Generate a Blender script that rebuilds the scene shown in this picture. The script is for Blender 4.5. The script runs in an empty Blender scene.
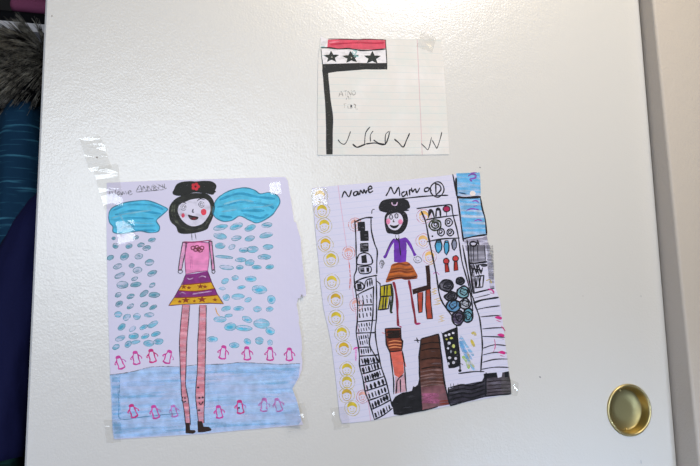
import bpy, bmesh, math, random
from mathutils import Vector, Matrix
from mathutils.geometry import tessellate_polygon
from mathutils import noise as mnoise
random.seed(7)
PI = math.pi
sc = bpy.context.scene
C = sc.collection

# ------------------------------------------------------------------ camera
F = 750.0; CAMD = 0.8654; CAMZ = 1.0
u = Vector((-93.0, 4909.0, -F)).normalized()
t_ = math.radians(16)
h = Vector((math.cos(t_), 0, -math.sin(t_)))
h.y = -(h.x * u.x + h.z * u.z) / u.y
h.normalize()
n = h.cross(u)
cam_data = bpy.data.cameras.new('camera'); cam = bpy.data.objects.new('camera', cam_data); C.objects.link(cam)
cam_data.sensor_width = 36.0; cam_data.lens = F / 700 * 36.0; cam_data.clip_start = 0.01; cam_data.clip_end = 50
M = Matrix(((h.x, h.y, h.z, 0), (-n.x, -n.y, -n.z, -CAMD), (u.x, u.y, u.z, CAMZ), (0, 0, 0, 1)))
cam.matrix_world = M
sc.camera = cam

# ------------------------------------------------------------------ light and exposure
w = bpy.data.worlds.new('world'); sc.world = w; w.use_nodes = True
w.node_tree.nodes['Background'].inputs[0].default_value = (0.93, 0.95, 1.0, 1)
w.node_tree.nodes['Background'].inputs[1].default_value = 0.04

def area(name, loc, target, sx, sy, power, col):
    d = bpy.data.lights.new(name, 'AREA'); d.shape = 'RECTANGLE'; d.size = sx; d.size_y = sy; d.energy = power; d.color = col
    o = bpy.data.objects.new(name, d); C.objects.link(o); o.location = loc
    o.rotation_euler = (Vector(target) - Vector(loc)).to_track_quat('-Z', 'Y').to_euler()
    return o
def spot(name, loc, target, ang, power, col, r=.15):
    d = bpy.data.lights.new(name, 'SPOT'); d.spot_size = math.radians(ang); d.spot_blend = 1; d.shadow_soft_size = r; d.energy = power; d.color = col
    o = bpy.data.objects.new(name, d); C.objects.link(o); o.location = loc
    o.rotation_euler = (Vector(target) - Vector(loc)).to_track_quat('-Z', 'Y').to_euler()
area('window_daylight', (0.16, -3.6, 1.80), (0.3, 0, 1.15), 2.0, 1.0, 58, (0.75, 0.84, 0.94))
area('ceiling_lamp', (0.7, -0.9, 2.4), (0.4, 0, 1.4), 1.0, 0.8, 7.6, (1.0, 0.76, 0.28))
area('added_cool_fill', (-0.9, -1.3, 0.5), (0, 0, 0.9), 0.8, 0.6, 10.0, (0.60, 0.72, 1.0))  # cool fill added at the left to lift the lower door
spot('added_high_spot', (0.95, -1.4, 2.5), (.40, 0, 1.42), 40, 84, (0.98, 0.94, 0.97))  # added spot without a fixture, brightens the upper part of the door
spot('added_low_spot', (1.0, -1.5, .5), (.62, 0, .76), 17, 58, (0.52, 0.70, 1.0))  # added bluish spot that makes the bright patch at the lower right
sc.view_settings.view_transform = 'Standard'; sc.view_settings.look = 'None'
sc.view_settings.gamma = 1; sc.view_settings.use_curve_mapping = False
sc.view_settings.exposure = 0.0
sc.cycles.transparent_max_bounces = 24

# ------------------------------------------------------------------ helpers
PX = 0.00114     # metres per photograph pixel on the door face
def P(px, py, y=0.0):
    """point on the vertical plane at depth y that the photograph shows at px, py"""
    r = Vector((px - 350, 233 - py, -F))
    d = Vector((r.dot(h), -r.dot(n), r.dot(u)))
    k = (y + CAMD) / d.y
    return Vector((d.x * k, y, CAMZ + d.z * k))

def srgb(c):
    if isinstance(c, str):
        c = [int(c[i:i + 2], 16) / 255 for i in (0, 2, 4)]
    return tuple(x / 12.92 if x <= 0.04045 else ((x + 0.055) / 1.055) ** 2.4 for x in c[:3]) + (1,)

MATS = {}
def mat(name, col, rough=0.6, metal=0.0, spec=0.5):
    if name in MATS: return MATS[name]
    m = bpy.data.materials.new(name); m.use_nodes = True; MATS[name] = m
    b = m.node_tree.nodes['Principled BSDF']
    b.inputs['Base Color'].default_value = srgb(col); b.inputs['Roughness'].default_value = rough
    b.inputs['Metallic'].default_value = metal; b.inputs['Specular IOR Level'].default_value = spec
    return m

def nodes(m): return m.node_tree.nodes, m.node_tree.links, m.node_tree.nodes['Principled BSDF']

def crayon(col, cover=0.7, ang=10, stretch=6, scale=260, soft=0.22, rough=0.65, vary=0.18):
    """wax or felt colour over paper: patchy, streaked coverage"""
    key = 'crayon_%s_%s_%s_%s_%s' % (col, cover, ang, stretch, scale)
    if key in MATS: return MATS[key]
    m = mat(key, col, rough, 0, 0.25); N, L, b = nodes(m)
    tc = N.new('ShaderNodeTexCoord'); mp = N.new('ShaderNodeMapping')
    mp.inputs['Rotation'].default_value = (0, math.radians(ang), 0)
    mp.inputs['Scale'].default_value = (scale / stretch, scale, scale)
    nz = N.new('ShaderNodeTexNoise'); nz.inputs['Scale'].default_value = 1.0; nz.inputs['Detail'].default_value = 3
    L.new(tc.outputs['Object'], mp.inputs['Vector']); L.new(mp.outputs['Vector'], nz.inputs['Vector'])
    mr = N.new('ShaderNodeMapRange'); mid = 0.5 + (0.5 - cover) * 0.42
    mr.inputs['From Min'].default_value = mid - soft / 2; mr.inputs['From Max'].default_value = mid + soft / 2
    mr.inputs['To Min'].default_value = max(0, cover - 0.35); mr.inputs['To Max'].default_value = min(1, cover + 0.35)
    L.new(nz.outputs['Fac'], mr.inputs['Value']); L.new(mr.outputs['Result'], b.inputs['Alpha'])
    nz2 = N.new('ShaderNodeTexNoise'); nz2.inputs['Scale'].default_value = 120
    L.new(tc.outputs['Object'], nz2.inputs['Vector'])
    hs = N.new('ShaderNodeHueSaturation'); hs.inputs['Color'].default_value = srgb(col)
    mr2 = N.new('ShaderNodeMapRange'); mr2.inputs['From Min'].default_value = .3; mr2.inputs['From Max'].default_value = .7
    mr2.inputs['To Min'].default_value = 1 - vary; mr2.inputs['To Max'].default_value = 1 + vary
    L.new(nz2.outputs['Fac'], mr2.inputs['Value']); L.new(mr2.outputs['Result'], hs.inputs['Value'])
    L.new(hs.outputs['Color'], b.inputs['Base Color'])
    return m

def ink(col, cover=0.92): return crayon(col, cover, 35, 2, 500, 0.25, 0.55, 0.1)

def obj(name, verts, faces, mats, parent=None, fm=None, smooth=False, origin=None):
    me = bpy.data.meshes.new(name)
    og = origin if origin is not None else (Vector(parent['_o']) if parent and '_o' in parent else Vector((0, 0, 0)))
    me.from_pydata([tuple(Vector(v) - og) for v in verts], [], faces)
    for m in (mats if isinstance(mats, (list, tuple)) else [mats]): me.materials.append(m)
    if fm: me.polygons.foreach_set('material_index', fm)
    if smooth: me.polygons.foreach_set('use_smooth', [True] * len(me.polygons))
    me.update()
    o = bpy.data.objects.new(name, me); C.objects.link(o)
    if parent: o.parent = parent
    else: o.location = og
    o['_o'] = tuple(og) if not parent else tuple(og)
    return o

def thing(name, label, cat, loc, group=None):
    o = bpy.data.objects.new(name, None); C.objects.link(o); o.location = loc
    o.empty_display_size = 0.03
    o['label'] = label; o['category'] = cat; o['_o'] = tuple(loc)
    if group: o['group'] = group
    return o
def tag(o, label, cat, group=None):
    o['label'] = label; o['category'] = cat
    if group: o['group'] = group
    return o
def struct(o): o['kind'] = 'structure'; return o

def box(lo, hi):
    x0, y0, z0 = lo; x1, y1, z1 = hi
    v = [(x0,y0,z0),(x1,y0,z0),(x1,y1,z0),(x0,y1,z0),(x0,y0,z1),(x1,y0,z1),(x1,y1,z1),(x0,y1,z1)]
    f = [(0,3,2,1),(4,5,6,7),(0,1,5,4),(1,2,6,5),(2,3,7,6),(3,0,4,7)]
    return v, f

def catmull(pts, closed=False, k=4):
    m = len(pts)
    if m < 3: return [tuple(p) for p in pts]
    out = []
    rng = range(m) if closed else range(m - 1)
    for i in rng:
        if closed: a, b, c, d = pts[i - 1], pts[i], pts[(i + 1) % m], pts[(i + 2) % m]
        else: a, b, c, d = pts[max(0, i - 1)], pts[i], pts[i + 1], pts[min(m - 1, i + 2)]
        for j in range(k):
            t = j / k
            out.append(tuple(0.5 * ((2 * b[q]) + (-a[q] + c[q]) * t + (2 * a[q] - 5 * b[q] + 4 * c[q] - d[q]) * t * t + (-a[q] + 3 * b[q] - 3 * c[q] + d[q]) * t ** 3) for q in (0, 1)))
    if not closed: out.append(tuple(pts[-1]))
    return out

def zoomed(ox, oy, s):
    def f(*pts):
        if len(pts) == 1 and isinstance(pts[0], list): pts = pts[0]
        return [(ox + x / s, oy + y / s) for x, y in pts]
    return f

class Sheet:
    """a sheet of paper on the door; base = gap to the door, lift(px,py) = how far it stands off"""
    def __init__(s, base, lift=None, cuts=()):
        s.base = base; s.lift = lift or (lambda x, y: 0); s.cuts = cuts
    def pt(s, x, y, layer):
        p = P(x, y, 0.0); p.y = -(s.base + 0.00012 + layer * 2.0e-5); return p

def relift(bm, sheet, og):
    if not sheet.cuts: return
    for cx in sheet.cuts:
        X = P(cx, 300).x
        bmesh.ops.bisect_plane(bm, geom=bm.verts[:] + bm.edges[:] + bm.faces[:], plane_co=(X - og.x, 0, 0), plane_no=(1, 0, 0), dist=1e-6)
    for v in bm.verts: v.co.y -= sheet.lift(v.co.x + og.x, v.co.z + og.z)

class Part:
    """marks on one sheet collected into one mesh"""
    def __init__(s, sheet): s.sh = sheet; s.v = []; s.f = []; s.fm = []; s.m = []
    def bump(s, layer): s.k = getattr(s, 'k', 0) + 1; return layer + (s.k % 12) * .05
    def mi(s, m):
        if m not in s.m: s.m.append(m)
        return s.m.index(m)
    def fill(s, pts, m, layer=2, smooth=True, k=4):
        q = catmull(pts, True, k) if smooth else pts
        if s.sh.cuts:
            q2 = []
            for i, a in enumerate(q):
                b = q[(i + 1) % len(q)]; nn = max(1, int(math.dist(a, b) / 6))
                for j in range(nn): q2.append((a[0] + (b[0] - a[0]) * j / nn, a[1] + (b[1] - a[1]) * j / nn))
            q = q2
        tri = tessellate_polygon([[Vector((x, y, 0)) for x, y in q]])
        b0 = len(s.v); layer = s.bump(layer); s.v += [(x, y, layer) for x, y in q]
        mi = s.mi(m)
        for a, b, c in tri:
            A, B, D = q[a], q[b], q[c]
            cr = (B[0]-A[0])*(D[1]-A[1]) - (B[1]-A[1])*(D[0]-A[0])
            s.f.append((b0+a, b0+b, b0+c) if cr < 0 else (b0+a, b0+c, b0+b)); s.fm.append(mi)
        return s
    def line(s, pts, wd, m, layer=4, closed=False, smooth=True, taper=0.25):
        q = catmull(pts, closed, 4) if smooth and len(pts) > 2 else [tuple(p) for p in pts]
        if closed: q = q + [q[0]]
        # even resampling keeps the ribbon tidy
        r = [q[0]]
        for a, b in zip(q, q[1:]):
            nn = max(1, int(math.dist(a, b) / 2.5))
            for j in range(1, nn + 1): r.append((a[0] + (b[0] - a[0]) * j / nn, a[1] + (b[1] - a[1]) * j / nn))
        layer = s.bump(layer); b0 = len(s.v); mi = s.mi(m); ph = random.random() * 9; cnt = len(r)
        for i, p in enumerate(r):
            a = r[max(0, i - 1)]; b = r[min(cnt - 1, i + 1)]
            dx, dy = b[0] - a[0], b[1] - a[1]; L = math.hypot(dx, dy) or 1
            ww = wd / 2 * (1 + 0.18 * math.sin(i * 0.9 + ph))
            if not closed and (i == 0 or i == cnt - 1): ww *= (1 - taper * 2)
            nx, ny = -dy / L * ww, dx / L * ww
            ly = layer + .3 * i / cnt; s.v += [(p[0] + nx, p[1] + ny, ly), (p[0] - nx, p[1] - ny, ly)]
        for i in range(cnt - 1):
            k = b0 + 2 * i; s.f.append((k, k + 1, k + 3, k + 2)); s.fm.append(mi)
        return s
    def ell(s, cx, cy, rx, ry, ang, m, layer=2, wob=0.06):
        a = math.radians(-ang); pts = []
        for i in range(10):
            t = i / 10 * 2 * PI; k = 1 + random.uniform(-wob, wob)
            x, y = rx * math.cos(t) * k, ry * math.sin(t) * k
            pts.append((cx + x * math.cos(a) - y * math.sin(a), cy + x * math.sin(a) + y * math.cos(a)))
        s.fill(pts, m, layer, True, 2); return pts
    def ring(s, cx, cy, rx, ry, ang, wd, m, layer=4, wob=0.05):
        a = math.radians(-ang); pts = []
        for i in range(9):
            t = i / 9 * 2 * PI; k = 1 + random.uniform(-wob, wob)
            x, y = rx * math.cos(t) * k, ry * math.sin(t) * k
            pts.append((cx + x * math.cos(a) - y * math.sin(a), cy + x * math.sin(a) + y * math.cos(a)))
        s.line(pts, wd, m, layer, True); return s
    def scribble(s, x0, y0, x1, y1, nn, wd, m, layer=3, slant=0, amp=1.0):
        """back-and-forth hatching between two opposite corners"""
        pts = []
        for i in range(nn):
            t = i / (nn - 1)
            if slant == 0: pts.append(((x0 if i % 2 else x1) + random.uniform(-amp, amp), y0 + (y1 - y0) * t))
            else: pts.append((x0 + (x1 - x0) * t, (y0 if i % 2 else y1) + random.uniform(-amp, amp)))
        s.line(pts, wd, m, layer, False, False); return s
    def build(s, name, parent, label=None):
        sh = s.sh; V = [sh.pt(*v) for v in s.v]
        o = obj(name, V, s.f, s.m, parent, s.fm)
        if sh.cuts:
            og = Vector(parent['_o']); bm = bmesh.new(); bm.from_mesh(o.data); relift(bm, sh, og); bm.to_mesh(o.data); bm.free()
        sh.n = getattr(sh, 'n', 0) + 1
        if label: o['label'] = label
        return o
# ------------------------------------------------------------------ the setting
def orange_peel(name, col, rough, bump, sc1=330, dist=0.0006, spec=0.5):
    m = mat(name, col, rough, 0, spec); N, L, b = nodes(m)
    tc = N.new('ShaderNodeTexCoord')
    nz = N.new('ShaderNodeTexNoise'); nz.inputs['Scale'].default_value = sc1; nz.inputs['Detail'].default_value = 2.0
    n2 = N.new('ShaderNodeTexNoise'); n2.inputs['Scale'].default_value = sc1 * 0.16; n2.inputs['Detail'].default_value = 1.0
    L.new(tc.outputs['Object'], nz.inputs['Vector']); L.new(tc.outputs['Object'], n2.inputs['Vector'])
    ad = N.new('ShaderNodeMath'); ad.operation = 'ADD'
    L.new(nz.outputs['Fac'], ad.inputs[0]); L.new(n2.outputs['Fac'], ad.inputs[1])
    bp = N.new('ShaderNodeBump'); bp.inputs['Strength'].default_value = bump; bp.inputs['Distance'].default_value = dist
    L.new(ad.outputs[0], bp.inputs['Height']); L.new(bp.outputs['Normal'], b.inputs['Normal'])
    return m
DOOR = orange_peel('door_paint', 'd9d5ce', 0.27, 0.42, 360, 0.0005, 0.8)
WALL = orange_peel('wall_paint', 'c9beb1', 0.5, 0.7, 260, 0.0009, 0.3)
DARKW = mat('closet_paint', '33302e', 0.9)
# door slab with a round bore for the finger pull
DL, DR, DZ0, DZ1, DT = -0.104, 0.6945, 0.03, 2.03, 0.035
CUP = P(629, 410); RO = 0.0335; RI = 0.0290; CD = 0.013
bm = bmesh.new()
def ringv(r, y, k=64): return [bm.verts.new((CUP.x + r * math.cos(2*PI*i/k), y, CUP.z + r * math.sin(2*PI*i/k))) for i in range(k)]
e = 0.002
fr = [bm.verts.new(p) for p in ((DL+e,0,DZ0+e),(DR-e,0,DZ0+e),(DR-e,0,DZ1-e),(DL+e,0,DZ1-e))]
md = [bm.verts.new(p) for p in ((DL,e,DZ0),(DR,e,DZ0),(DR,e,DZ1),(DL,e,DZ1))]
bk = [bm.verts.new(p) for p in ((DL,DT,DZ0),(DR,DT,DZ0),(DR,DT,DZ1),(DL,DT,DZ1))]
r0 = ringv(RO - 0.002, 0); r1 = ringv(RO - 0.002, CD + 0.003)
ed = [bm.edges.new((r0[i], r0[(i+1) % 64])) for i in range(64)] + [bm.edges.new((fr[i], fr[(i+1) % 4])) for i in range(4)]
bmesh.ops.triangle_fill(bm, use_beauty=True, edges=ed)
for i in range(4):
    j = (i+1) % 4
    bm.faces.new((fr[i], md[i], md[j], fr[j])); bm.faces.new((md[i], bk[i], bk[j], md[j]))
bm.faces.new(bk)
for i in range(64):
    j = (i+1) % 64; bm.faces.new((r0[i], r0[j], r1[j], r1[i]))
bm.faces.new(r1)
bmesh.ops.recalc_face_normals(bm, faces=bm.faces[:])
me = bpy.data.meshes.new('door_1'); bm.to_mesh(me); bm.free(); me.materials.append(DOOR)
door = bpy.data.objects.new('door_1', me); C.objects.link(door); struct(door); door['_o'] = (0, 0, 0)
door['label'] = 'off-white painted sliding closet door with three drawings taped to it'

def lathe(profile, k=64):
    v, f = [], []
    for r, y in profile:
        for i in range(k): v.append((CUP.x + r * math.cos(2*PI*i/k), y, CUP.z + r * math.sin(2*PI*i/k)))
    for a in range(len(profile) - 1):
        for i in range(k):
            j = (i+1) % k; f.append((a*k+i, (a+1)*k+i, (a+1)*k+j, a*k+j))
    return v, f
BR = mat('brass', 'd2bf88', 0.24, 1.0); N, L, b = nodes(BR)
nz = N.new('ShaderNodeTexNoise'); nz.inputs['Scale'].default_value = 90; nz.inputs['Detail'].default_value = 4
mr = N.new('ShaderNodeMapRange'); mr.inputs['To Min'].default_value = .26; mr.inputs['To Max'].default_value = .44
L.new(nz.outputs['Fac'], mr.inputs['Value']); L.new(mr.outputs['Result'], b.inputs['Roughness'])
prof = [(RO, -0.0002), (RO + .0001, -0.0012), (RO - .0012, -0.0024), (RO - .0026, -0.0024), (RO - .0036, -0.0012), (RI, 0.001), (RI - .0008, 0.006), (RI - .0022, 0.0105)]
v, f = lathe(prof); rim = obj('finger_pull', v, f, BR, door, None, True)
rim['label'] = 'round recessed brass finger pull'
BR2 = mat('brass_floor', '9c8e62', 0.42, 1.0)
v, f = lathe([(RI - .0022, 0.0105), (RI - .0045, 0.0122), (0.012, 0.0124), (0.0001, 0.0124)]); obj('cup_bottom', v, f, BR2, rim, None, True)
for a in (-90 + 4, 90 + 8):
    a = math.radians(a); cx, cz = CUP.x + (RI - .004) * math.cos(a), CUP.z + (RI - .004) * math.sin(a)
    v, f = [], []
    for rr, yy in ((.0016, .0122), (.0016, .0105), (.0010, .0098), (.0001, .0096)):
        for i in range(12): v.append((cx + rr * math.cos(i*PI/6), yy, cz + rr * math.sin(i*PI/6)))
    for q in range(3):
        for i in range(12): f.append((q*12+i, (q+1)*12+i, (q+1)*12+(i+1) % 12, q*12+(i+1) % 12))
    obj('nail_head', v, f, BR, rim, None, True)
# specks and a scuff on the paint
def speck(px, py, rx, ry, col):
    c = P(px, py); v = [c + Vector((0, -0.0002, 0))]; f = []
    for i in range(9):
        a = i * 2*PI/9; k = random.uniform(.7, 1.2); v.append((c.x + rx*PX*k*math.cos(a), -0.00008, c.z + ry*PX*k*math.sin(a)))
    for i in range(9): f.append((0, 1+i, 1+(i+1) % 9))
    obj('paint_speck', v, f, mat('speck_' + col, col, .6), door)
speck(97, 157.5, .9, 1.1, '6b5a4c'); speck(540, 377, 1.3, 1.1, '8d8a88'); speck(583, 296, .6, .6, 'a39c94')
speck(480, 167.5, 1.2, .7, '7d7a76'); speck(52, 16, .8, .8, '9a8f84'); speck(641, 462, .6, 2.2, 'a6a7ab'); speck(641, 296, .5, 1.5, 'a9a8a6')

# closet front wall to the right of the door, standing 30 mm proud of it
WP = -0.0335
def bevel_wall():
    x0 = DR + 0.0015; v = []; f = []
    prof = [(x0, 0.14), (x0, WP + .004)] + [(x0 + .004 - .004*math.cos(a), WP + .004 - .004*math.sin(a)) for a in (PI/8, PI/4, 3*PI/8)] + [(x0 + .004, WP), (2.3, WP), (2.3, .14)]
    for x, y in prof:     # the wall leans a little, so it stands further out at the floor
        for zz in (0.0, 2.5): v.append((x, y - (.0195 - (zz - .9) * .022 - .0145) if y < .1 else y, zz))
    k = len(prof)
    for i in range(k):
        j = (i+1) % k; f.append((2*i, 2*i+1, 2*j+1, 2*j))
    return v, f
v, f = bevel_wall(); struct(obj('wall_right', v, f, WALL))
v, f = box((-0.40, WP, DZ1 + .012), (DR + .0015, 0.0, 2.5)); struct(obj('trim_1', v, f, WALL))
v, f = box((-2.4, WP, 0), (-0.40, .14, 2.5)); struct(obj('wall_left_blocker', v, f, WALL))  # unseen wall brought in close to keep light out of the closet
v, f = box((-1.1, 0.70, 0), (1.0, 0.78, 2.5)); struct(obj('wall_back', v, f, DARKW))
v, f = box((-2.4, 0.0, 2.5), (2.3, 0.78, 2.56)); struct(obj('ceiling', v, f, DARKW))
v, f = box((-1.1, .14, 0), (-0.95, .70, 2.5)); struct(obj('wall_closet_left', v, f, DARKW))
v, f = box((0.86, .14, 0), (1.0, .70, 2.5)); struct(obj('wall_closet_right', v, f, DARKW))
FL = mat('carpet', '8f96a8', 0.95); N, L, b = nodes(FL)
nz = N.new('ShaderNodeTexNoise'); nz.inputs['Scale'].default_value = 300; bp = N.new('ShaderNodeBump'); bp.inputs['Distance'].default_value = .004
L.new(nz.outputs['Fac'], bp.inputs['Height']); L.new(bp.outputs['Normal'], b.inputs['Normal'])
v, f = box((-2.4, -4.0, -.05), (2.3, .78, 0)); struct(obj('floor', v, f, FL))

# ------------------------------------------------------------------ inside the closet, left of the door
def loft(rings, k=28, fold=0.0, seed=0, caps=True):
    """rings: (cx, cy, cz, rx, ry); horizontal sections with soft cloth folds"""
    v, f = [], []
    # resample the rings along the length
    R = []
    for a, b_ in zip(rings, rings[1:]):
        nn = max(2, int((Vector(a[:3]) - Vector(b_[:3])).length / 0.012))
        for j in range(nn):
            t = j / nn; R.append([a[q] + (b_[q] - a[q]) * t for q in range(5)])
    R.append(list(rings[-1]))
    for cx, cy, cz, rx, ry in R:
        for i in range(k):
            a = 2*PI*i/k
            d = 1 + fold * mnoise.noise(Vector((math.cos(a)*1.6 + seed, math.sin(a)*1.6, cz*9))) + fold * .5 * mnoise.noise(Vector((math.cos(a)*4 + seed, math.sin(a)*4, cz*26)))
            v.append((cx + rx*d*math.cos(a), cy + ry*d*math.sin(a), cz + .004 * mnoise.noise(Vector((a*2, cz*20, seed)))))
    for q in range(len(R) - 1):
        for i in range(k):
            j = (i+1) % k; f.append((q*k+i, (q+1)*k+i, (q+1)*k+j, q*k+j))
    if caps:
        f.append(tuple(range(k))); f.append(tuple((len(R)-1)*k + i for i in reversed(range(k))))
    return v, f

def cloth(name, col, streak=None, amt=0.0, bump=.6, sx=14, sz=240):
    m = mat(name, col, 0.85, 0, 0.2); N, L, b = nodes(m)
    tc = N.new('ShaderNodeTexCoord'); mp = N.new('ShaderNodeMapping'); mp.inputs['Scale'].default_value = (sx, sx, sz)
    mp.inputs['Rotation'].default_value = (0, 0.12, 0)
    nz = N.new('ShaderNodeTexNoise'); nz.inputs['Scale'].default_value = 1; nz.inputs['Detail'].default_value = 2
    L.new(tc.outputs['Object'], mp.inputs['Vector']); L.new(mp.outputs['Vector'], nz.inputs['Vector'])
    if streak:
        mr = N.new('ShaderNodeMapRange'); mr.inputs['From Min'].default_value = .56; mr.inputs['From Max'].default_value = .76; mr.inputs['To Max'].default_value = amt
        mx = N.new('ShaderNodeMix'); mx.data_type = 'RGBA'; mx.inputs['A'].default_value = srgb(col); mx.inputs['B'].default_value = srgb(streak)
        L.new(nz.outputs['Fac'], mr.inputs['Value']); L.new(mr.outputs['Result'], mx.inputs['Factor']); L.new(mx.outputs['Result'], b.inputs['Base Color'])
    n2 = N.new('ShaderNodeTexNoise'); n2.inputs['Scale'].default_value = 40; bp = N.new('ShaderNodeBump'); bp.inputs['Strength'].default_value = bump; bp.inputs['Distance'].default_value = .004
    L.new(tc.outputs['Object'], n2.inputs['Vector']); L.new(n2.outputs['Fac'], bp.inputs['Height']); L.new(bp.outputs['Normal'], b.inputs['Normal'])
    return m
TEAL = cloth('teal_heather', '10344b', '4f93a6', .7); NAVY = cloth('navy_cloth', '12143a'); GREEN = cloth('dark_green_cloth', '16352f', '3d6f62', .5)
RED = cloth('dark_red_cloth', '4a1a14'); PINK = cloth('dusty_pink_cloth', '874560'); BLK = cloth('black_cloth', '08080a')
WOOD = mat('shelf_paint', 'cfc8c4', .5); STEEL = mat('rod_steel', '8c8c90', .3, 1)

SY = 0.30
zt, zb = P(20, 22.5, SY).z, P(20, 30.5, SY).z
sh = thing('closet_shelf', 'white painted closet shelf above the hanging coats', 'shelf', (-.05, SY, zb))
v, f = box((-.95, SY + .018, zb + .001), (.86, .70, zt)); obj('shelf_board', v, f, WOOD, sh)
v, f = box((-.95, SY, zb), (.86, SY + .018, zt + .0005)); obj('shelf_edge', v, f, WOOD, sh)
def tube(pts, r, k=12):
    v, f = [], []
    for i, p in enumerate(pts):
        a = Vector(pts[max(0, i-1)]); b_ = Vector(pts[min(len(pts)-1, i+1)]); d = (b_ - a).normalized()
        s = d.cross(Vector((0, 0, 1)) if abs(d.z) < .9 else Vector((1, 0, 0))).normalized(); q = d.cross(s)
        for j in range(k): v.append(tuple(Vector(p) + s * r * math.cos(2*PI*j/k) + q * r * math.sin(2*PI*j/k)))
    for i in range(len(pts) - 1):
        for j in range(k): f.append((i*k+j, i*k+(j+1) % k, (i+1)*k+(j+1) % k, (i+1)*k+j))
    f.append(tuple(reversed(range(k)))); f.append(tuple((len(pts)-1)*k + j for j in range(k)))
    return v, f
RZ = zb - .06; RY = .36
v, f = tube([(-.948, RY, RZ), (.858, RY, RZ)], .013, 16)
tag(obj('clothes_rod', v, f, STEEL, None, None, True, Vector((0, RY, RZ))), 'steel closet rod running under the white shelf', 'rod')

# folded blanket on the shelf; a black block fills the shadow gap under it
p0 = P(-30, 22, SY + .03)
def soft(name, lo, hi, m, parent=None, r=.012, origin=None):
    v, f = box(lo, hi); o = obj(name, v, f, m, parent, origin=origin)
    md_ = o.modifiers.new('b', 'BEVEL'); md_.width = r; md_.segments = 4
    for p in o.data.polygons: p.use_smooth = True
    return o
yb = SY + .02
z1 = P(20, 8, yb).z
o = soft('shadow_gap_block', (-.40, yb + .004, zt + .0006), (.05, yb + .26, z1 - .0015), BLK, r=.008, origin=Vector((-.17, yb, zt)))
tag(o, 'black block standing in for the shadow gap on the white closet shelf', 'block')
xl = P(9, 0, yb).x
pk = thing('folded_blanket', 'dusty pink folded blanket on top of the black block on the shelf', 'blanket', (xl + .12, yb + .1, z1))
for i in range(3): soft('fold', (xl + .002 * i, yb + .003*i, z1 - .001 + i * .022), (xl + .25, yb + .24, z1 + .0215 + i * .022), PINK, pk, .0098)

def loop(parent, x, y, z0):
    pts = [(x, y, z0)] + [(x, RY + .0155 * math.cos(a) , RZ + .0155 * math.sin(a)) for a in [(-90 - 30*i) * PI/180 for i in range(0, 10)]]
    v, f = tube([(x, RY, z0), (x, RY + .004, (z0 + RZ) / 2)] + pts[1:], .002, 8); obj('hanging_loop', v, f, BLK, parent)

# teal coat with fur-trimmed hood
L_ = lambda px, py, y: P(px, py, y)
tc_ = thing('hooded_coat', 'heathered teal blue coat with grey brown fur around its hood', 'coat', (-.155, .30, .72))
v, f = loft([(-.165,.36,RZ-.05,.012,.03),(-.165,.36,RZ-.075,.03,.09),(-.160,.37,RZ-.12,.036,.12),(-.160,.37,1.08,.036,.12),(-.160,.37,.93,.036,.12)], 40, .12, 3)
obj('coat_body', v, f, TEAL, tc_, None, True)
a = L_(22, 100, .15); b1 = L_(18, 150, .135); c1 = L_(16, 230, .13); d1 = L_(14, 380, .13)
v, f = loft([(a.x,.19,a.z + .022,.008,.02),(a.x,.19,a.z + .012,.018,.03),(a.x-.003,.185,a.z-.014,.027,.036),(b1.x,.19,b1.z,.034,.04),(c1.x,.195,c1.z,.036,.038),(d1.x,.20,d1.z,.032,.036)], 32, .16, 5)
obj('sleeve', v, f, TEAL, tc_, None, True)
v, f = loft([(-.160,.50,RZ-.10,.016,.03),(-.160,.53,RZ-.17,.03,.04),(-.160,.54,1.0,.03,.038),(-.160,.54,.9,.03,.034)], 32, .16, 8)
obj('sleeve', v, f, TEAL, tc_, None, True)
fc = L_(27, 66, .17)
v, f = loft([(fc.x, .20, fc.z-.058,.012,.03),(fc.x,.20,fc.z-.045,.026,.07),(fc.x,.21,fc.z,.034,.085),(fc.x,.21,fc.z+.025,.028,.07),(fc.x,.22,fc.z+.036,.010,.03)], 32, .15, 11)
obj('hood', v, f, BLK, tc_, None, True)
FUR = mat('fur', '6d655a', .6, 0, .3); N, L, b = nodes(FUR)
oi = N.new('ShaderNodeTexCoord'); nz = N.new('ShaderNodeTexNoise'); nz.inputs['Scale'].default_value = 240; nz.inputs['Detail'].default_value = 3
cr = N.new('ShaderNodeValToRGB'); cr.color_ramp.elements[0].position = .36; cr.color_ramp.elements[0].color = srgb('2a251f')
cr.color_ramp.elements[1].position = .66; cr.color_ramp.elements[1].color = srgb('b0a693')
mp = N.new('ShaderNodeMapping'); mp.inputs['Scale'].default_value = (.25, .25, .6)
L.new(oi.outputs['Object'], mp.inputs['Vector']); L.new(mp.outputs['Vector'], nz.inputs['Vector']); L.new(nz.outputs['Fac'], cr.inputs['Fac']); L.new(cr.outputs['Color'], b.inputs['Base Color'])
fv, ff = [], []
rnd = random.Random(5)
clumps = []
for i in range(150):
    th, ph = rnd.uniform(0, 2*PI), math.acos(rnd.uniform(-1, 1)); clumps.append((th, ph, rnd.uniform(-.35, .35), rnd.uniform(.75, 1.25)))
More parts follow.
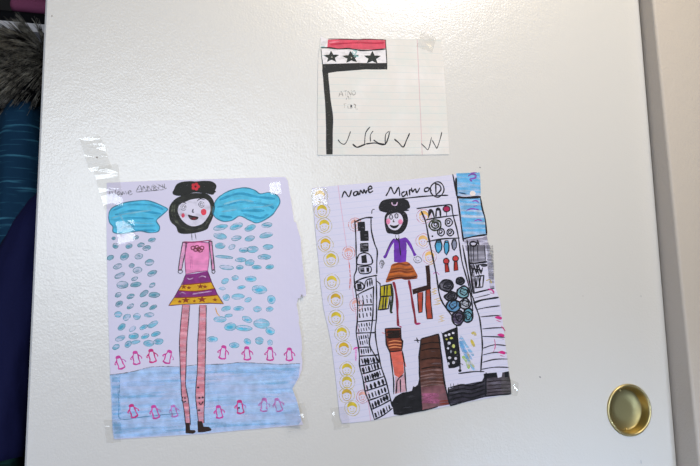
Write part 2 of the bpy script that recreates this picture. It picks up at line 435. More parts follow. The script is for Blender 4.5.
for i in range(4200):
    th, ph, tw, ln = clumps[i % 150]
    th += rnd.gauss(0, .14); ph += rnd.gauss(0, .10)
    nrm = Vector((math.sin(ph) * math.cos(th), math.sin(ph) * math.sin(th), math.cos(ph)))
    if nrm.y > .5: continue
    root = Vector((fc.x + .006 + .027 * nrm.x, .165 + .035 * nrm.y, fc.z + .028 * nrm.z))
    d = (nrm * .7 + Vector((-.75 + tw * .3, -.30, -.05 + tw))).normalized()
    ll = .042 * ln * rnd.uniform(.7, 1.25); p = root.copy(); wd = .0008; prev = None
    side = d.cross(Vector((0, 1, 0))).normalized()
    for q in range(6):
        t = q / 5; ww = wd * (1 - t * .85)
        fv += [tuple(p + side * ww), tuple(p - side * ww), tuple(p + Vector((0, -ww, 0)))]
        kk = len(fv)
        if q:
            a0 = kk - 6; c0 = kk - 3
            for s1, s2 in ((0, 2), (2, 1), (1, 0)): ff.append((a0+s1, a0+s2, c0+s2, c0+s1))
        d = (d + Vector((-.05, 0, -.16)) * (.9 if nrm.z < .7 else .2)).normalized(); p = p + d * ll / 5
o = obj('fur_trim', fv, ff, FUR, tc_, None, True); o['kind'] = 'stuff'; o['label'] = 'grey brown long-haired fur trim'
loop(tc_, -.165, RY, RZ - .062)

# navy jacket hanging lower and nearer
nv = thing('jacket', 'plain dark navy jacket hanging in front of the teal coat', 'jacket', (-.12, .25, .60))
e1 = L_(46, 186, .08); e2 = L_(40, 200, .08); e3 = L_(42, 220, .08); e4 = L_(28, 262, .075); e5 = L_(16, 320, .075); e6 = L_(4, 460, .08)
v, f = loft([(-.06,.30,e1.z+.004,.014,.06),(-.06,.25,e1.z-.03,.02,.13),(-.06,.25,1.08,.026,.17),(-.055,.25,.60,.03,.17)], 36, .12, 21)
obj('jacket_body', v, f, NAVY, nv, None, True)
v, f = loft([(e1.x+.004,.096,e1.z,.010,.014),(e2.x+.002,.094,e2.z,.018,.024),(e3.x-.004,.094,e3.z,.030,.032),(e4.x-.005,.094,e4.z,.037,.034),(e5.x-.008,.094,e5.z,.033,.032),(e6.x-.010,.094,e6.z,.026,.028)], 32, .2, 23)
obj('sleeve', v, f, NAVY, nv, None, True)
loop(nv, -.06, RY - .02, e1.z - .012)

# dark red coat behind the fur, dark green coat low down
rd = thing('coat', 'dark red coat hanging behind the fur hood', 'coat', (-.24, .36, .9))
v, f = loft([(-.245,.36,RZ-.018,.012,.02),(-.248,.36,RZ-.026,.020,.09),(-.248,.35,RZ-.06,.022,.13),(-.250,.35,.9,.022,.14)], 36, .15, 31); obj('coat_body', v, f, RED, rd, None, True)
v, f = loft([(-.248,.22,RZ-.05,.01,.02),(-.248,.20,RZ-.09,.02,.03),(-.250,.19,.95,.02,.028)], 24, .15, 33); obj('sleeve', v, f, RED, rd, None, True)
g1 = L_(2, 405, .30)
gd = thing('trousers', 'dark green trousers low in the closet at the bottom left', 'trousers', (g1.x, .25, .45))
v, f = loft([(g1.x,.30,g1.z-.02,.012,.03),(g1.x,.30,g1.z-.04,.03,.04),(g1.x,.30,.75,.036,.05),(g1.x,.30,.45,.036,.05)], 32, .2, 41); obj('trouser_leg', v, f, GREEN, gd, None, True)
v, f = loft([(g1.x,.41,.86,.012,.03),(g1.x,.41,.84,.03,.04),(g1.x,.41,.75,.036,.05),(g1.x,.41,.45,.036,.05)], 32, .2, 43); obj('trouser_leg', v, f, GREEN, gd, None, True)

# ------------------------------------------------------------------ the three drawings
def paper_mat(name, col, lines=None, margin=None, blotch=None, wr=.0006):
    m = mat(name, col, .62, 0, .3); N, L, b = nodes(m)
    tc = N.new('ShaderNodeTexCoord'); uv = N.new('ShaderNodeUVMap'); uv.uv_map = 'UVMap'
    sp = N.new('ShaderNodeSeparateXYZ'); L.new(uv.outputs['UV'], sp.inputs[0])
    last = None
    base = N.new('ShaderNodeRGB'); base.outputs[0].default_value = srgb(col); last = base.outputs[0]
    def mixin(fac, c):
        nonlocal last
        mx = N.new('ShaderNodeMix'); mx.data_type = 'RGBA'; mx.inputs['B'].default_value = srgb(c)
        L.new(fac, mx.inputs['Factor']); L.new(last, mx.inputs['A']); last = mx.outputs['Result']
    def mth(op, a, b_=None):
        q = N.new('ShaderNodeMath'); q.operation = op
        for i, s in enumerate((a, b_)):
            if s is None: continue
            if isinstance(s, (int, float)): q.inputs[i].default_value = s
            else: L.new(s, q.inputs[i])
        return q.outputs[0]
    if blotch:
        for c, sc_, lo, hi, amt in blotch:
            nz = N.new('ShaderNodeTexNoise'); nz.inputs['Scale'].default_value = sc_; nz.inputs['Detail'].default_value = 4
            L.new(tc.outputs['Object'], nz.inputs['Vector'])
            mr = N.new('ShaderNodeMapRange'); mr.inputs['From Min'].default_value = lo; mr.inputs['From Max'].default_value = hi; mr.inputs['To Max'].default_value = amt
            L.new(nz.outputs['Fac'], mr.inputs['Value']); mixin(mr.outputs['Result'], c)
    if lines:
        per, off, wd, c, amt = lines
        fr_ = mth('FRACT', mth('DIVIDE', mth('ADD', sp.outputs['Y'], off), per))
        mixin(mth('MULTIPLY', mth('LESS_THAN', fr_, wd / per), amt), c)
    if margin:
        x0, wd, c, amt = margin
        mixin(mth('MULTIPLY', mth('LESS_THAN', mth('ABSOLUTE', mth('SUBTRACT', sp.outputs['X'], x0)), wd / 2), amt), c)
    L.new(last, b.inputs['Base Color'])
    nz = N.new('ShaderNodeTexNoise'); nz.inputs['Scale'].default_value = 22; nz.inputs['Detail'].default_value = 3
    L.new(tc.outputs['Object'], nz.inputs['Vector'])
    bp = N.new('ShaderNodeBump'); bp.inputs['Strength'].default_value = .5; bp.inputs['Distance'].default_value = wr * 4
    L.new(nz.outputs['Fac'], bp.inputs['Height']); L.new(bp.outputs['Normal'], b.inputs['Normal'])
    return m

def sheet_mesh(sheet, outline, m, parent, rule, marg):
    """paper with real thickness; uv in millimetres from the rule line and the margin line (pixel point pairs)"""
    q = outline
    tri = tessellate_polygon([[Vector((x, y, 0)) for x, y in q]])
    v = []; f = []
    for x, y in q: p = P(x, y); v.append((p.x, -sheet.base - .0001, p.z))
    for x, y in q: p = P(x, y); v.append((p.x, -sheet.base, p.z))
    k = len(q)
    for a, b_, c in tri:
        A, B, D = q[a], q[b_], q[c]; cr = (B[0]-A[0])*(D[1]-A[1]) - (B[1]-A[1])*(D[0]-A[0])
        t = (a, b_, c) if cr < 0 else (a, c, b_)
        f.append(t); f.append((t[0]+k, t[2]+k, t[1]+k))
    for i in range(k): f.append((i, (i+1) % k, (i+1) % k + k, i + k))
    o = obj('paper_sheet', v, f, m, parent)
    og = Vector(parent['_o']); bm = bmesh.new(); bm.from_mesh(o.data); bmesh.ops.recalc_face_normals(bm, faces=bm.faces[:])
    relift(bm, sheet, og)
    def perp(q):
        a_, b_2 = P(*q[0]), P(*q[1]); d = (b_2 - a_).normalized(); return a_, Vector((-d.z, 0, d.x))
    R0, RN = perp(rule); M0, MN = perp(marg)
    ul = bm.loops.layers.uv.new('UVMap')
    for fa in bm.faces:
        for lp in fa.loops:
            d = lp.vert.co + og; d.y = 0
            lp[ul].uv = ((d - M0).dot(MN) * 1000, (d - R0).dot(RN) * 1000)
    bm.to_mesh(o.data); bm.free()
    return o

def star(cx, cy, rx, ry, rot=-90):
    return [(cx + (rx if i % 2 == 0 else rx * .42) * math.cos(math.radians(rot + 36 * i)), cy + (ry if i % 2 == 0 else ry * .42) * math.sin(math.radians(rot + 36 * i))) for i in range(10)]

# ================= drawing with the clouds and the girl in a pink blouse
O1 = P(205, 436); O1.y = 0
d1_ = thing('crayon_drawing', 'white paper drawing of a girl in pink under two blue clouds, torn right edge', 'drawing', O1)
X0 = P(272, 300).x
S1 = Sheet(.0007, lambda x, z: .0042 * max(0, min(1, (x - X0) / .038)) ** 2, [270 + 4 * i for i in range(10)])
out1 = [(107,183),(150,181),(200,179.6),(245,178.2),(279,177.2),(285,177.4),(287.5,181),(290.5,200),(293.6,222),(295.6,223),(297.5,231),(299.8,238.6),(301.3,260),(303.4,278),(305.2,291.8),(305,296.6),(303.2,295.6),(302.6,297.4),(301,294.5),(299.3,298.2),(297.5,298.6),(296,305),(297.2,311),(298.4,318),(298,323),(299.4,329),(300.8,338),(301.3,350),(300.4,354),(301.6,361),(301.2,369),(298.6,377),(295.2,383),(291.8,388.5),(295.8,398.6),(297.6,405),(299.2,412),(300.9,420),(302.5,424.2),(298,425),(250,429.4),(204.5,433.6),(160,436.4),(125,438.6),(114,439.2),(112.6,430),(110.6,380),(109.2,340),(108.2,310),(107.3,270),(106.7,230)]
PM1 = paper_mat('drawing_paper', 'd9d3e6')
sheet_mesh(S1, out1, PM1, d1_, ((107,183), (287,177.5)), ((107,183), (114,439)))
PEN = crayon('7a7a80', .5, 30, 2, 500); PENF = crayon('8b8b92', .45, 30, 2, 500)
BLU = crayon('55bfe0', .9, 14, 7, 170, .3, .65, .15); BLU2 = crayon('3aa6cd', .5, 14, 9, 200); BLUL = crayon('8fd3e8', .5, -8, 9, 200)
# ground of pale blue crayon
g = Part(S1)
WASH = crayon('b9d9fb', .55, 2, 16, 220, .5); WASH2 = crayon('a4d4f8', .16, 0, 18, 260, .3)
top = [(109.8,374.8),(118,374),(126.4,372.7),(137,370.5),(151,367),(165,366.4),(179,366.6),(205,364.6),(226,363.8),(240.7,362.4),(262,363.4),(281,364.3),(299.5,363.4)]
side = [(298,377),(295.2,382.6),(291.8,388.5),(295.6,398.6),(297.4,405),(299,412),(300.6,420.5),(298,424.5),(250,429),(204.5,433.2),(160,436),(125,438.2),(114.2,438.8),(112.6,430),(110.9,385)]
g.fill(top + side, WASH, 0, False); g.fill(top + side, WASH2, 1, False)
for (a, c) in (((111,380),(180,377)),((205,371),(296,369)),((205,385),(290,380)),((112,396),(180,392)),((206,398),(291,392)),((206,424),(298,420)),((114,430),(190,427))):
    for i in range(3): g.line([(a[0], a[1]+i*1.6),((a[0]+c[0])/2,(a[1]+c[1])/2+i*1.6-.8),(c[0],c[1]+i*1.6)], 1.5, crayon('94cef0', .3, 0, 12, 260), 2)
for i in range(7): g.line([(112.5+i*1.1,376),(113+i*1.1,400),(114.6+i*1.1,434)], 1.2, crayon('84c4e8', .34, 90, 12, 260), 2)
g.line([(118,390),(119,405),(120.5,419),(145,416.5),(180,413)], .8, crayon('5a8fae', .55, 0, 4, 400), 3)
g.line([(120,376),(119.5,395)], .8, crayon('5a8fae', .4, 0, 4, 400), 3)
g.line(top[:7], .9, PEN, 4); g.line([(186,366),(197,364.6)], .7, PEN, 4); g.line(top[7:], .8, PEN, 4)
g.build('snowy_ground', d1_)
# clouds
z = zoomed(100, 170, 4.664)
c1_ = z([(40,215),(50,185),(80,165),(130,150),(210,142),(260,155),(310,178),(312,190),(290,210),(265,232),(266,246),(278,265),(270,288),(230,293),(190,285),(150,290),(100,298),(62,290),(60,265),(45,245)])
g = Part(S1); g.fill(c1_, BLU, 1); g.line(c1_, 1.0, crayon('3c7d95', .7), 4, True)
for pts in ([(60,190),(130,165),(240,165),(295,185)],[(70,210),(150,190),(250,200),(285,205)],[(65,235),(140,225),(250,228)],[(90,270),(160,262),(260,262)],[(150,282),(260,282)]): g.line(z(pts), 2.0, BLU2, 2)
for pts in ([(55,225),(120,205),(240,188)],[(130,245),(250,250)],[(90,200),(110,250),(95,285)]): g.line(z(pts), 1.6, BLUL, 3)
g.build('cloud', d1_)
z = zoomed(200, 170, 4.664)
c2_ = z([(62,180),(70,150),(90,125),(125,103),(170,88),(215,84),(255,95),(280,112),(320,106),(360,120),(372,150),(355,185),(330,215),(270,247),(230,235),(185,215),(150,235),(110,240),(75,225),(62,205)])
g = Part(S1); g.fill(c2_, BLU, 1); g.line(c2_, 1.0, crayon('3c7d95', .75), 4, True)
for pts in ([(90,140),(180,110),(260,125),(350,135)],[(80,175),(180,150),(300,160),(345,180)],[(90,215),(150,222)],[(200,205),(280,225),(320,205)],[(190,190),(300,190)]): g.line(z(pts), 2.4, BLU2, 2)
for pts in ([(110,160),(190,140),(250,150)],[(200,180),(290,172),(340,160)],[(100,195),(170,185)]): g.line(z(pts), 1.8, BLUL, 3)
g.build('cloud', d1_)
# rain: every drop its own mark
drops = []
def dz(ox, oy, s, L_, tone):
    for q in L_:
        cx, cy, rx, ry = q[:4]; an = q[4] if len(q) > 4 else 15
        drops.append((ox + cx/s, oy + cy/s, rx/s, ry/s, an, tone))
dz(100,225,9.32,[(127,125,18,14),(145,195,25,25),(270,197,30,22),(335,118,25,17),(380,187,32,20),(435,215,38,22),(485,140,35,18),(97,305,32,22,25),(228,295,42,30,25),(362,293,38,25),(460,350,42,28),(165,385,42,22,25),(295,380,25,20),(350,422,42,28)],0)
dz(105,270,11.65,[(170,65,62,28,25),(548,40,58,28,25),(345,103,38,20,25),(203,173,68,42,5),(358,170,62,28,8),(550,178,40,22,35),(153,290,38,24,25),(298,307,45,24,25),(455,275,55,28,35),(573,290,62,32,3),(165,395,45,30,30),(295,425,45,22,35),(458,403,48,25,25),(560,435,48,22,30)],0)
dz(105,305,10.35,[(137,97,38,30,10),(225,127,42,28,35),(330,118,38,32,15),(455,103,50,22,5),(173,228,45,28,42),(285,247,38,22,35),(400,230,45,20,25),(495,200,58,26,30),(158,345,55,25,22),(298,322,52,30,8),(415,325,44,24,22),(525,300,50,22,18),(115,435,38,24,30),(240,405,40,28,45),(315,385,50,18,15),(455,397,55,32,3),(552,378,50,32,5)],1)
dz(210,215,8.475,[(90,105,62,22,12),(222,97,58,25,20),(340,110,50,24,22),(480,87,45,20,8),(85,180,55,25,-10),(222,197,42,20,12),(335,200,42,22,15),(475,172,55,22,12),(85,262,40,25,0),(185,272,30,20,30),(285,298,40,20,5),(360,292,48,28,5),(490,272,42,22,3),(120,357,75,12,-5),(258,380,45,18,0),(335,405,40,25,15),(460,357,55,22,3),(140,445,60,18,-5),(250,445,30,18,5),(395,443,42,16,0),(505,440,35,20)],1)
dz(205,268,8.235,[(165,108,32,20,25),(248,82,28,20,10),(375,90,45,24,-3),(142,170,28,12,0),(297,160,33,14,10),(447,178,62,35,-5),(175,243,28,26,20),(270,235,52,22,3),(353,263,30,18,20),(545,260,32,35,10)],2)
dz(200,305,7.778,[(202,28,38,18,15),(300,28,40,18,0),(445,32,32,22,0),(540,32,28,18,15),(222,82,30,12,5),(155,112,50,22,0),(365,112,40,22,-20),(478,145,62,38,-5),(235,170,45,30,5),(340,180,65,22,-3),(545,203,35,28,-20),(95,267,42,22,0),(265,313,38,22,0),(368,285,28,22,-30),(460,278,32,28,0),(543,293,20,22,0)],2)
DF = [crayon('84b4c4', .5, 20, 4, 300), crayon('86c6dc', .5, 20, 4, 300), crayon('93d4ea', .52, 5, 4, 300)]
DO = [crayon('5c8c98', .55, 20, 3, 400), crayon('62a2b2', .5, 20, 3, 400), crayon('74b2c6', .48, 5, 3, 400)]
DS = [crayon('62a6b8', .5, 20, 4, 300), crayon('5abcd6', .5, 20, 4, 300), crayon('56c8e8', .55, 5, 4, 300)]
rr = random.Random(3)
for cx, cy, rx, ry, an, tone in drops:
    g = Part(S1); g.ell(cx, cy, rx, ry, an, DF[tone], 1); g.ring(cx, cy, rx, ry, an, .65, DO[tone], 2)
    if rr.random() < .6: g.ell(cx - rx*.1, cy + ry*.1, rx*.55, ry*.45, an, DS[tone], 3)
    g.build('raindrop', d1_)
# penguins
PK = crayon('d1459c', .85, 40, 3, 400); PKF = crayon('c877bd', .55, 40, 3, 400); PKR = crayon('cf2f7e', .9, 40, 3, 400)
for i, (cx, cy, s_, fl, m) in enumerate([(120,362.5,1,-.35,PK),(136,358,1,-.15,PK),(152,356,1,-.2,PKR),(168,357,1,.3,PK),(223,352.5,1,.15,PK),(247,353.5,1,-.05,PK),(270,354,1,0,PK),(289,354.5,.95,0,PK),
        (133,411,1,-.3,PKR),(155,412,1,-.25,PK),(174,411,.9,-.2,PKF),(219,412,.95,-.15,PK),(240,407,1,-.1,PKR),(264,405,1,.05,PKF),(278,405,1,-.25,PKF)]):
    g = Part(S1)
    def T(pts): return [(cx + s_*(x*math.cos(fl) - y*math.sin(fl)), cy + s_*(x*math.sin(fl) + y*math.cos(fl))) for x, y in pts]
    g.fill(T([(-2.8,-5.2),(-1.5,-7.2),(1.5,-7),(2.6,-5),(1,-4.2),(-1,-4.4)]), m, 4)
    g.line(T([(-1.8,-4.6),(-3,-1),(-2.6,3),(-3.4,5.6),(0,6.2),(3.2,5.6),(2.6,2),(2.4,-2),(1.8,-4.8)]), 1.15, m, 5)
    g.line(T([(-2.2,-3),(-5.4,-.2),(-4.4,.8)]), 1.1, m, 5); g.line(T([(2.2,-3.2),(5.2,-.6),(5.6,1.6)]), 1.0, m if i % 3 else PKF, 5)
    g.line(T([(-3.2,5.4),(-.5,6.4),(3,5.6)]), 1.6, m, 6)
    if i == 12: g.ell(cx - 1.2, cy + .8, 1.1, .9, 0, ink('2b1a33'), 6)
    g.build('penguin', d1_)
# handwriting along the top
z = zoomed(100, 170, 4.664); g = Part(S1)
for pts in ([(45,122),(46,85),(68,122),(72,88)],[(92,100),(80,108),(84,120),(96,106),(100,118)],[(104,118),(106,102),(114,112),(118,101),(126,116)],[(130,110),(146,104),(138,97),(131,106),(138,117),(152,110)]): g.line(z(pts), 1.0, PEN, 4)
for pts in ([(168,102),(186,72),(196,100)],[(176,92),(194,88)],[(200,100),(202,76),(216,96),(220,72)],[(222,98),(226,76),(238,94),(244,70)],[(250,94),(252,72),(262,80),(252,84),(266,92),(252,96)],[(272,92),(276,68)],[(276,80),(298,76)],[(290,66),(294,90)],[(300,64),(302,88),(310,84)],[(170,104),(300,92)],[(246,66),(285,96)],[(262,64),(300,84)]): g.line(z(pts), .85, PEN, 4)
g.build('handwriting', d1_)
# the girl
SKIN = crayon('f0a9b4', .7, 88, 8, 260, .4); SKIND = crayon('e58c9a', .4, 88, 8, 240)
OUT = crayon('3c3a44', .75, 30, 2, 500); BLKM = crayon('23241f', .93, 50, 5, 220, .4, .55, .5)
z = zoomed(160, 175, 6.657)
g = Part(S1)
g.fill(z([(168,180),(135,192),(118,230),(125,265),(150,305),(190,335),(230,342),(280,325),(315,285),(335,240),(330,190),(300,160),(250,158),(205,165)]), crayon('ddd7e6', .9, 0, 2, 100, .3, .6, .02), 5)
g.ring(*z([(155,216)])[0], 2.6, 3.2, 10, .8, PEN, 6); g.ring(*z([(155,216)])[0], 1.2, 1.6, 10, .8, PEN, 6)
g.ring(*z([(275,197)])[0], 2.6, 3.0, 10, .8, PEN, 6); g.ring(*z([(275,197)])[0], 1.2, 1.5, 10, .8, PEN, 6)
g.line(z([(130,198),(150,184),(175,190)]), .8, OUT, 7); g.line(z([(245,175),(268,160),(298,166)]), .8, OUT, 7)
g.line(z([(222,228),(214,246),(226,248)]), 1.1, OUT, 7)
g.fill(z([(186,266),(215,272),(254,280),(248,296),(222,302),(198,292)]), ink('2a1719'), 7); g.fill(z([(208,290),(226,284),(242,290),(224,300)]), ink('7d2a30', .8), 8)
g.ell(*z([(153,270)])[0], 1.7, 2.3, 0, crayon('e0506a', .85, 0, 2, 300), 7); g.ell(*z([(290,248)])[0], 2.8, 3.3, 0, crayon('ea4658', .9, 0, 2, 300), 7)
g.line(z([(210,388),(213,434)]), .7, OUT, 5); g.line(z([(232,386),(240,430)]), .7, OUT, 5)
girl = g.build('drawn_girl', d1_, 'girl with dark hair, pink blouse and striped skirt')
g = Part(S1)
hairout = z([(130,385),(110,345),(75,310),(62,260),(68,210),(95,170),(140,145),(200,128),(260,124),(310,130),(345,160),(360,210),(352,270),(325,330),(310,358),(250,380),(190,388)])
g.fill(hairout, BLKM, 3); g.line(hairout, 1.1, ink('24261f'), 4, True)
for pts in ([(85,200),(80,260),(110,320)],[(100,190),(95,250),(125,330),(180,370)],[(345,200),(338,270),(300,340)],[(150,350),(220,368),(290,350)]): g.line(z(pts), 1.2, crayon('6a6d5c', .45, 60, 4, 300), 4)
g.build('hair', girl)
g = Part(S1)
g.fill(z([(85,128),(95,92),(112,62),(150,46),(200,42),(236,44),(290,40),(345,44),(375,70),(368,100),(352,132),(290,120),(220,116),(140,140)]), ink('1c1d1a', .95), 6)
g.line(z([(84,112),(140,134),(220,112),(300,116),(372,112)]), 2.0, ink('1c1d1a', .95), 7)
hat = g.build('hat', girl)
g = Part(S1)
for a in range(5): g.ell(160 + (236 + 17*math.cos(a*1.257))/6.657, 175 + (78 + 15*math.sin(a*1.257))/6.657, 1.9, 1.8, 0, crayon('c0303c', .9, 0, 2, 300), 8)
g.ell(160 + 236/6.657, 175 + 78/6.657, 1.1, 1.1, 0, ink('4a1216'), 9)
g.build('flower', hat)
z = zoomed(160, 235, 5.83)
PB = crayon('f08fc0', .9, 88, 6, 200, .4, .65, .12); g = Part(S1)
bl = z([(148,52),(170,44),(230,42),(285,46),(287,130),(278,208),(215,216),(150,228),(145,150)]); sl1 = z([(132,42),(156,48),(146,110),(134,160),(126,206),(106,206),(116,130)]); sl2 = z([(284,38),(302,38),(310,120),(319,206),(302,208),(296,130)])
g.fill(bl, PB, 2, False); g.line(bl, .8, crayon('9c5580', .7), 4, True, False); g.line(z([(135,40),(200,42),(300,30)]), 1.2, crayon('a0406a', .8), 5)
g.fill(sl1, crayon('e6a3c6', .7, 88, 6, 240), 2, False); g.fill(sl2, crayon('d98fb4', .75, 88, 6, 240), 2, False)
g.line(sl1, .9, OUT, 4, True, False); g.line(sl2, 1.0, OUT, 4, True, False)
for cx, cy in ((192,76),(208,86),(226,82),(244,76),(216,72),(234,90)): g.ring(160 + cx/5.83, 235 + cy/5.83, 2.0, 1.7, 0, 1.0, crayon('7a3b45', .75, 0, 3, 400), 5)
for x in (175,185): g.line(z([(x,120),(x+2,200)]), .6, crayon('c774a5', .5), 3)
g.build('blouse', girl)
for hx, hr in ((118, 2.2), (311, 1.5)): g = Part(S1); g.ring(160 + hx/5.83, 235 + 213/5.83, hr, 1.9, 0, .8, OUT, 6); g.build('hand', girl)
PU = crayon('842b78', .94, 5, 6, 240, .35, .6, .25); YE = crayon('d9a41f', .94, 5, 6, 240, .35, .6, .15); RB = crayon('8e3d1b', .8, 0, 3, 300)
g = Part(S1)
g.fill(z([(150,230),(210,224),(278,210),(302,275),(215,284),(127,292)]), PU, 2, False)
g.fill(z([(127,292),(215,284),(302,275),(322,312),(215,328),(104,324)]), YE, 2, False)
g.fill(z([(104,324),(215,328),(322,312),(337,350),(210,362),(80,366)]), PU, 2, False)
g.fill(z([(80,366),(210,362),(337,350),(370,402),(300,398),(200,402),(120,406),(50,412)]), YE, 2, False)
for p in ([(127,292),(215,284),(302,275)],[(104,324),(215,328),(322,312)],[(80,366),(210,362),(337,350)]): g.line(z(p), 1.0, RB, 4)
g.line(z([(150,230),(120,300),(85,360),(50,412),(120,406),(200,402),(300,398),(370,402),(330,340),(300,275),(278,210)]), .8, crayon('5c2650', .75), 5, False, False)
for cx, cy, r in ((138,304,16),(168,308,14),(235,300,18),(262,302,14),(150,380,22),(245,376,24),(320,378,14),(115,388,12),(200,385,10)): g.fill(star(160 + cx/5.83, 235 + cy/5.83, r/5.83*1.2, r/5.83*.9), RB, 4, False)
for p in ([(155,248),(172,258),(195,250)],[(225,250),(245,240),(268,246)],[(115,345),(130,335),(150,345)],[(190,345),(230,338),(300,328)]): g.line(z(p), 1.1, crayon('d3a9cf', .6, 0, 3, 300), 4)
g.build('skirt', girl)
def leg(pts_l, pts_r, name='leg'):
    g = Part(S1); g.fill(pts_l + pts_r[::-1], SKIN, 2, False); g.fill(pts_l + pts_r[::-1], SKIND, 3, False)
    g.line(pts_l, .9, OUT, 4); g.line(pts_r, .9, OUT, 4)
    return g
g = leg([(182.3,305),(180.5,325),(179.4,342),(180.2,368),(181,385),(181.6,396),(184,410),(185.6,425)],[(189.8,305),(188.2,325),(186.8,342),(185.9,369),(185.6,385),(188,398),(189.4,410),(190.4,425)])
z = zoomed(175, 370, 6.657); g.line(z([(44,196),(56,214),(72,206)]), 1.2, ink('332028'), 6)
for x, y in ((48,184),(66,186)): g.ell(*z([(x,y)])[0], .9, .9, 0, ink('332028'), 6)
g.build('leg', girl)
g = leg([(199.4,305),(198.7,325),(197.6,345),(197.3,369),(196,385),(195.6,398),(197,410),(198.4,423)],[(206.2,305),(206,325),(205.6,345),(205,369),(204.8,385),(204.6,398),(204,410),(204,423)])
g.line(z([(158,214),(172,230),(187,208)]), 1.1, ink('332028'), 6)
for x, y in ((154,116),(161,185),(184,182),(160,268)): g.ell(*z([(x,y)])[0], 1.15, 1.0, 0, ink('332028'), 6)
g.build('leg', girl)
BT = ink('2c1a12', .95)
g = Part(S1); g.fill(z([(70,350),(98,352),(100,398),(132,400),(138,412),(120,424),(70,420)]), BT, 5, False); g.build('boot', girl)
g = Part(S1); g.fill(z([(148,340),(180,340),(190,376),(225,378),(243,394),(238,404),(185,414),(152,414)]), BT, 5, False); g.build('boot', girl)
g = Part(S1); g.line([(215.3,307.5),(217,313),(219.6,316)], .9, crayon('dfa43e', .7, 60, 3, 400), 4); g.build('orange_mark', d1_)

# ================= drawing on lined paper
O2 = P(412, 412); O2.y = 0
d2 = thing('marker_drawing', 'lined paper crowded with marker drawings, a black tower and a column of yellow face stamps', 'drawing', O2)
S2 = Sheet(.0007)
out2 = [(312,188.2),(337,185.6),(375,182.4),(410,179.5),(452.5,174.8),(476.6,172.3),(478.6,183),(480.3,195.5),(483.5,214),(486.3,236.4),(488.8,250),(492,264),(494.2,279),(495.4,288.6),(499.8,300),(501.8,316),(503.8,333),(505.9,350),(507.8,365.6),(509.2,380),(510.4,393.6),(480,399.4),(450.7,405.3),(436,408.4),(422,410.4),(400,414.6),(372,420.4),(352,422.6),(342,423.2),(339.6,417),(335.8,380),(331.5,345),(327.5,326),(323.3,308),(320.6,285),(318.4,262),(315.4,232),(313,205)]
PM2 = paper_mat('lined_paper', 'd8d4e6', (7.5, 900, .6, '8fa9d2', .26), (0, .8, 'd98aa4', .6))
sheet_mesh(S2, out2, PM2, d2, ((312,188.2), (476.6,172.3)), ((337.8,185.4), (371,424)))
K = ink('16161c', .95); K2 = ink('2a2a33', .8)
# yellow face stamps, red and orange stamps
def stamp(cx, cy, r, c_out, c_in, name, seed):
    rq = random.Random(seed); g = Part(S2)
    g.ring(cx, cy, r, r * 1.02, 0, .7, crayon(c_out, .5, 0, 2, 500), 1)
    g.fill([(cx - r*.62, cy - r*.05), (cx - r*.55, cy - r*.55), (cx, cy - r*.82), (cx + r*.55, cy - r*.5), (cx + r*.62, cy - r*.02), (cx + r*.2, cy - r*.28), (cx - r*.2, cy - r*.28)], crayon(c_in, .85, 0, 2, 300, .5), 2)
    g.line([(cx - r*.6, cy), (cx - r*.45, cy + r*.5), (cx, cy + r*.75), (cx + r*.45, cy + r*.5), (cx + r*.6, cy)], .8, crayon(c_in, .55, 0, 2, 400), 2)
    for sx in (-1, 1): g.ell(cx + sx*r*.22, cy + r*.08, .55, .7, 0, crayon(c_out, .7, 0, 2, 500), 2)
    g.line([(cx - r*.25, cy + r*.36), (cx, cy + r*.48), (cx + r*.25, cy + r*.34)], .7, crayon(c_out, .6, 0, 2, 500), 2)
    g.build(name, d2)
for i, (x, y) in enumerate([(319.6,196.5),(321.8,211),(324.2,225.8),(325.3,244.6),(331,259.5),(331.6,281.9),(335.5,299.6),(335.9,318),(341.7,333.5),(343.7,348.5),(346.8,369.5),(346.8,382.4),(346.6,395),(351.9,408)]):
    stamp(x, y, 7.6, 'd2c47c', 'dcc238' if i % 3 else 'd6ae28', 'face_stamp', i)
for i, (x, y) in enumerate([(354.8,224.5),(348.4,253),(356,305),(362.6,396.5)]): stamp(x, y, 6.4, 'e08a80', 'e8b0a6', 'face_stamp', 40 + i)
for i, (x, y) in enumerate([(423.6,216.5),(422.8,241),(429.4,257)]): stamp(x, y, 7.0, 'e2a0b0', 'f0c070', 'face_stamp', 60 + i)
g = Part(S2); g.line([(349,262),(350,277),(349.4,290)], 1.0, crayon('d9695c', .5, 0, 3, 400), 1); g.build('red_streak', d2)
g = Part(S2); g.line([(353,349.5),(356,347.6),(359,349)], 1.3, crayon('d63aa0', .8, 0, 3, 400), 3); g.line([(355.8,348.4),(355.6,361)], 1.8, crayon('e49ad0', .6, 0, 3, 400), 2); g.build('pink_streak', d2)
for x, y in ((432,261),(434,291),(437,301),(441,318)): g = Part(S2); g.scribble(x - 3, y - 3, x + 3, y + 4, 6, .9, crayon('e8c24a', .5, 30, 3, 400), 1); g.build('yellow_scribble', d2)
for x, y in ((436,274),(470,283)): g = Part(S2); g.line([(x-3,y),(x,y-2),(x+3,y+1)], .8, crayon('d46ac0', .55, 0, 3, 400), 1); g.build('pink_streak', d2)
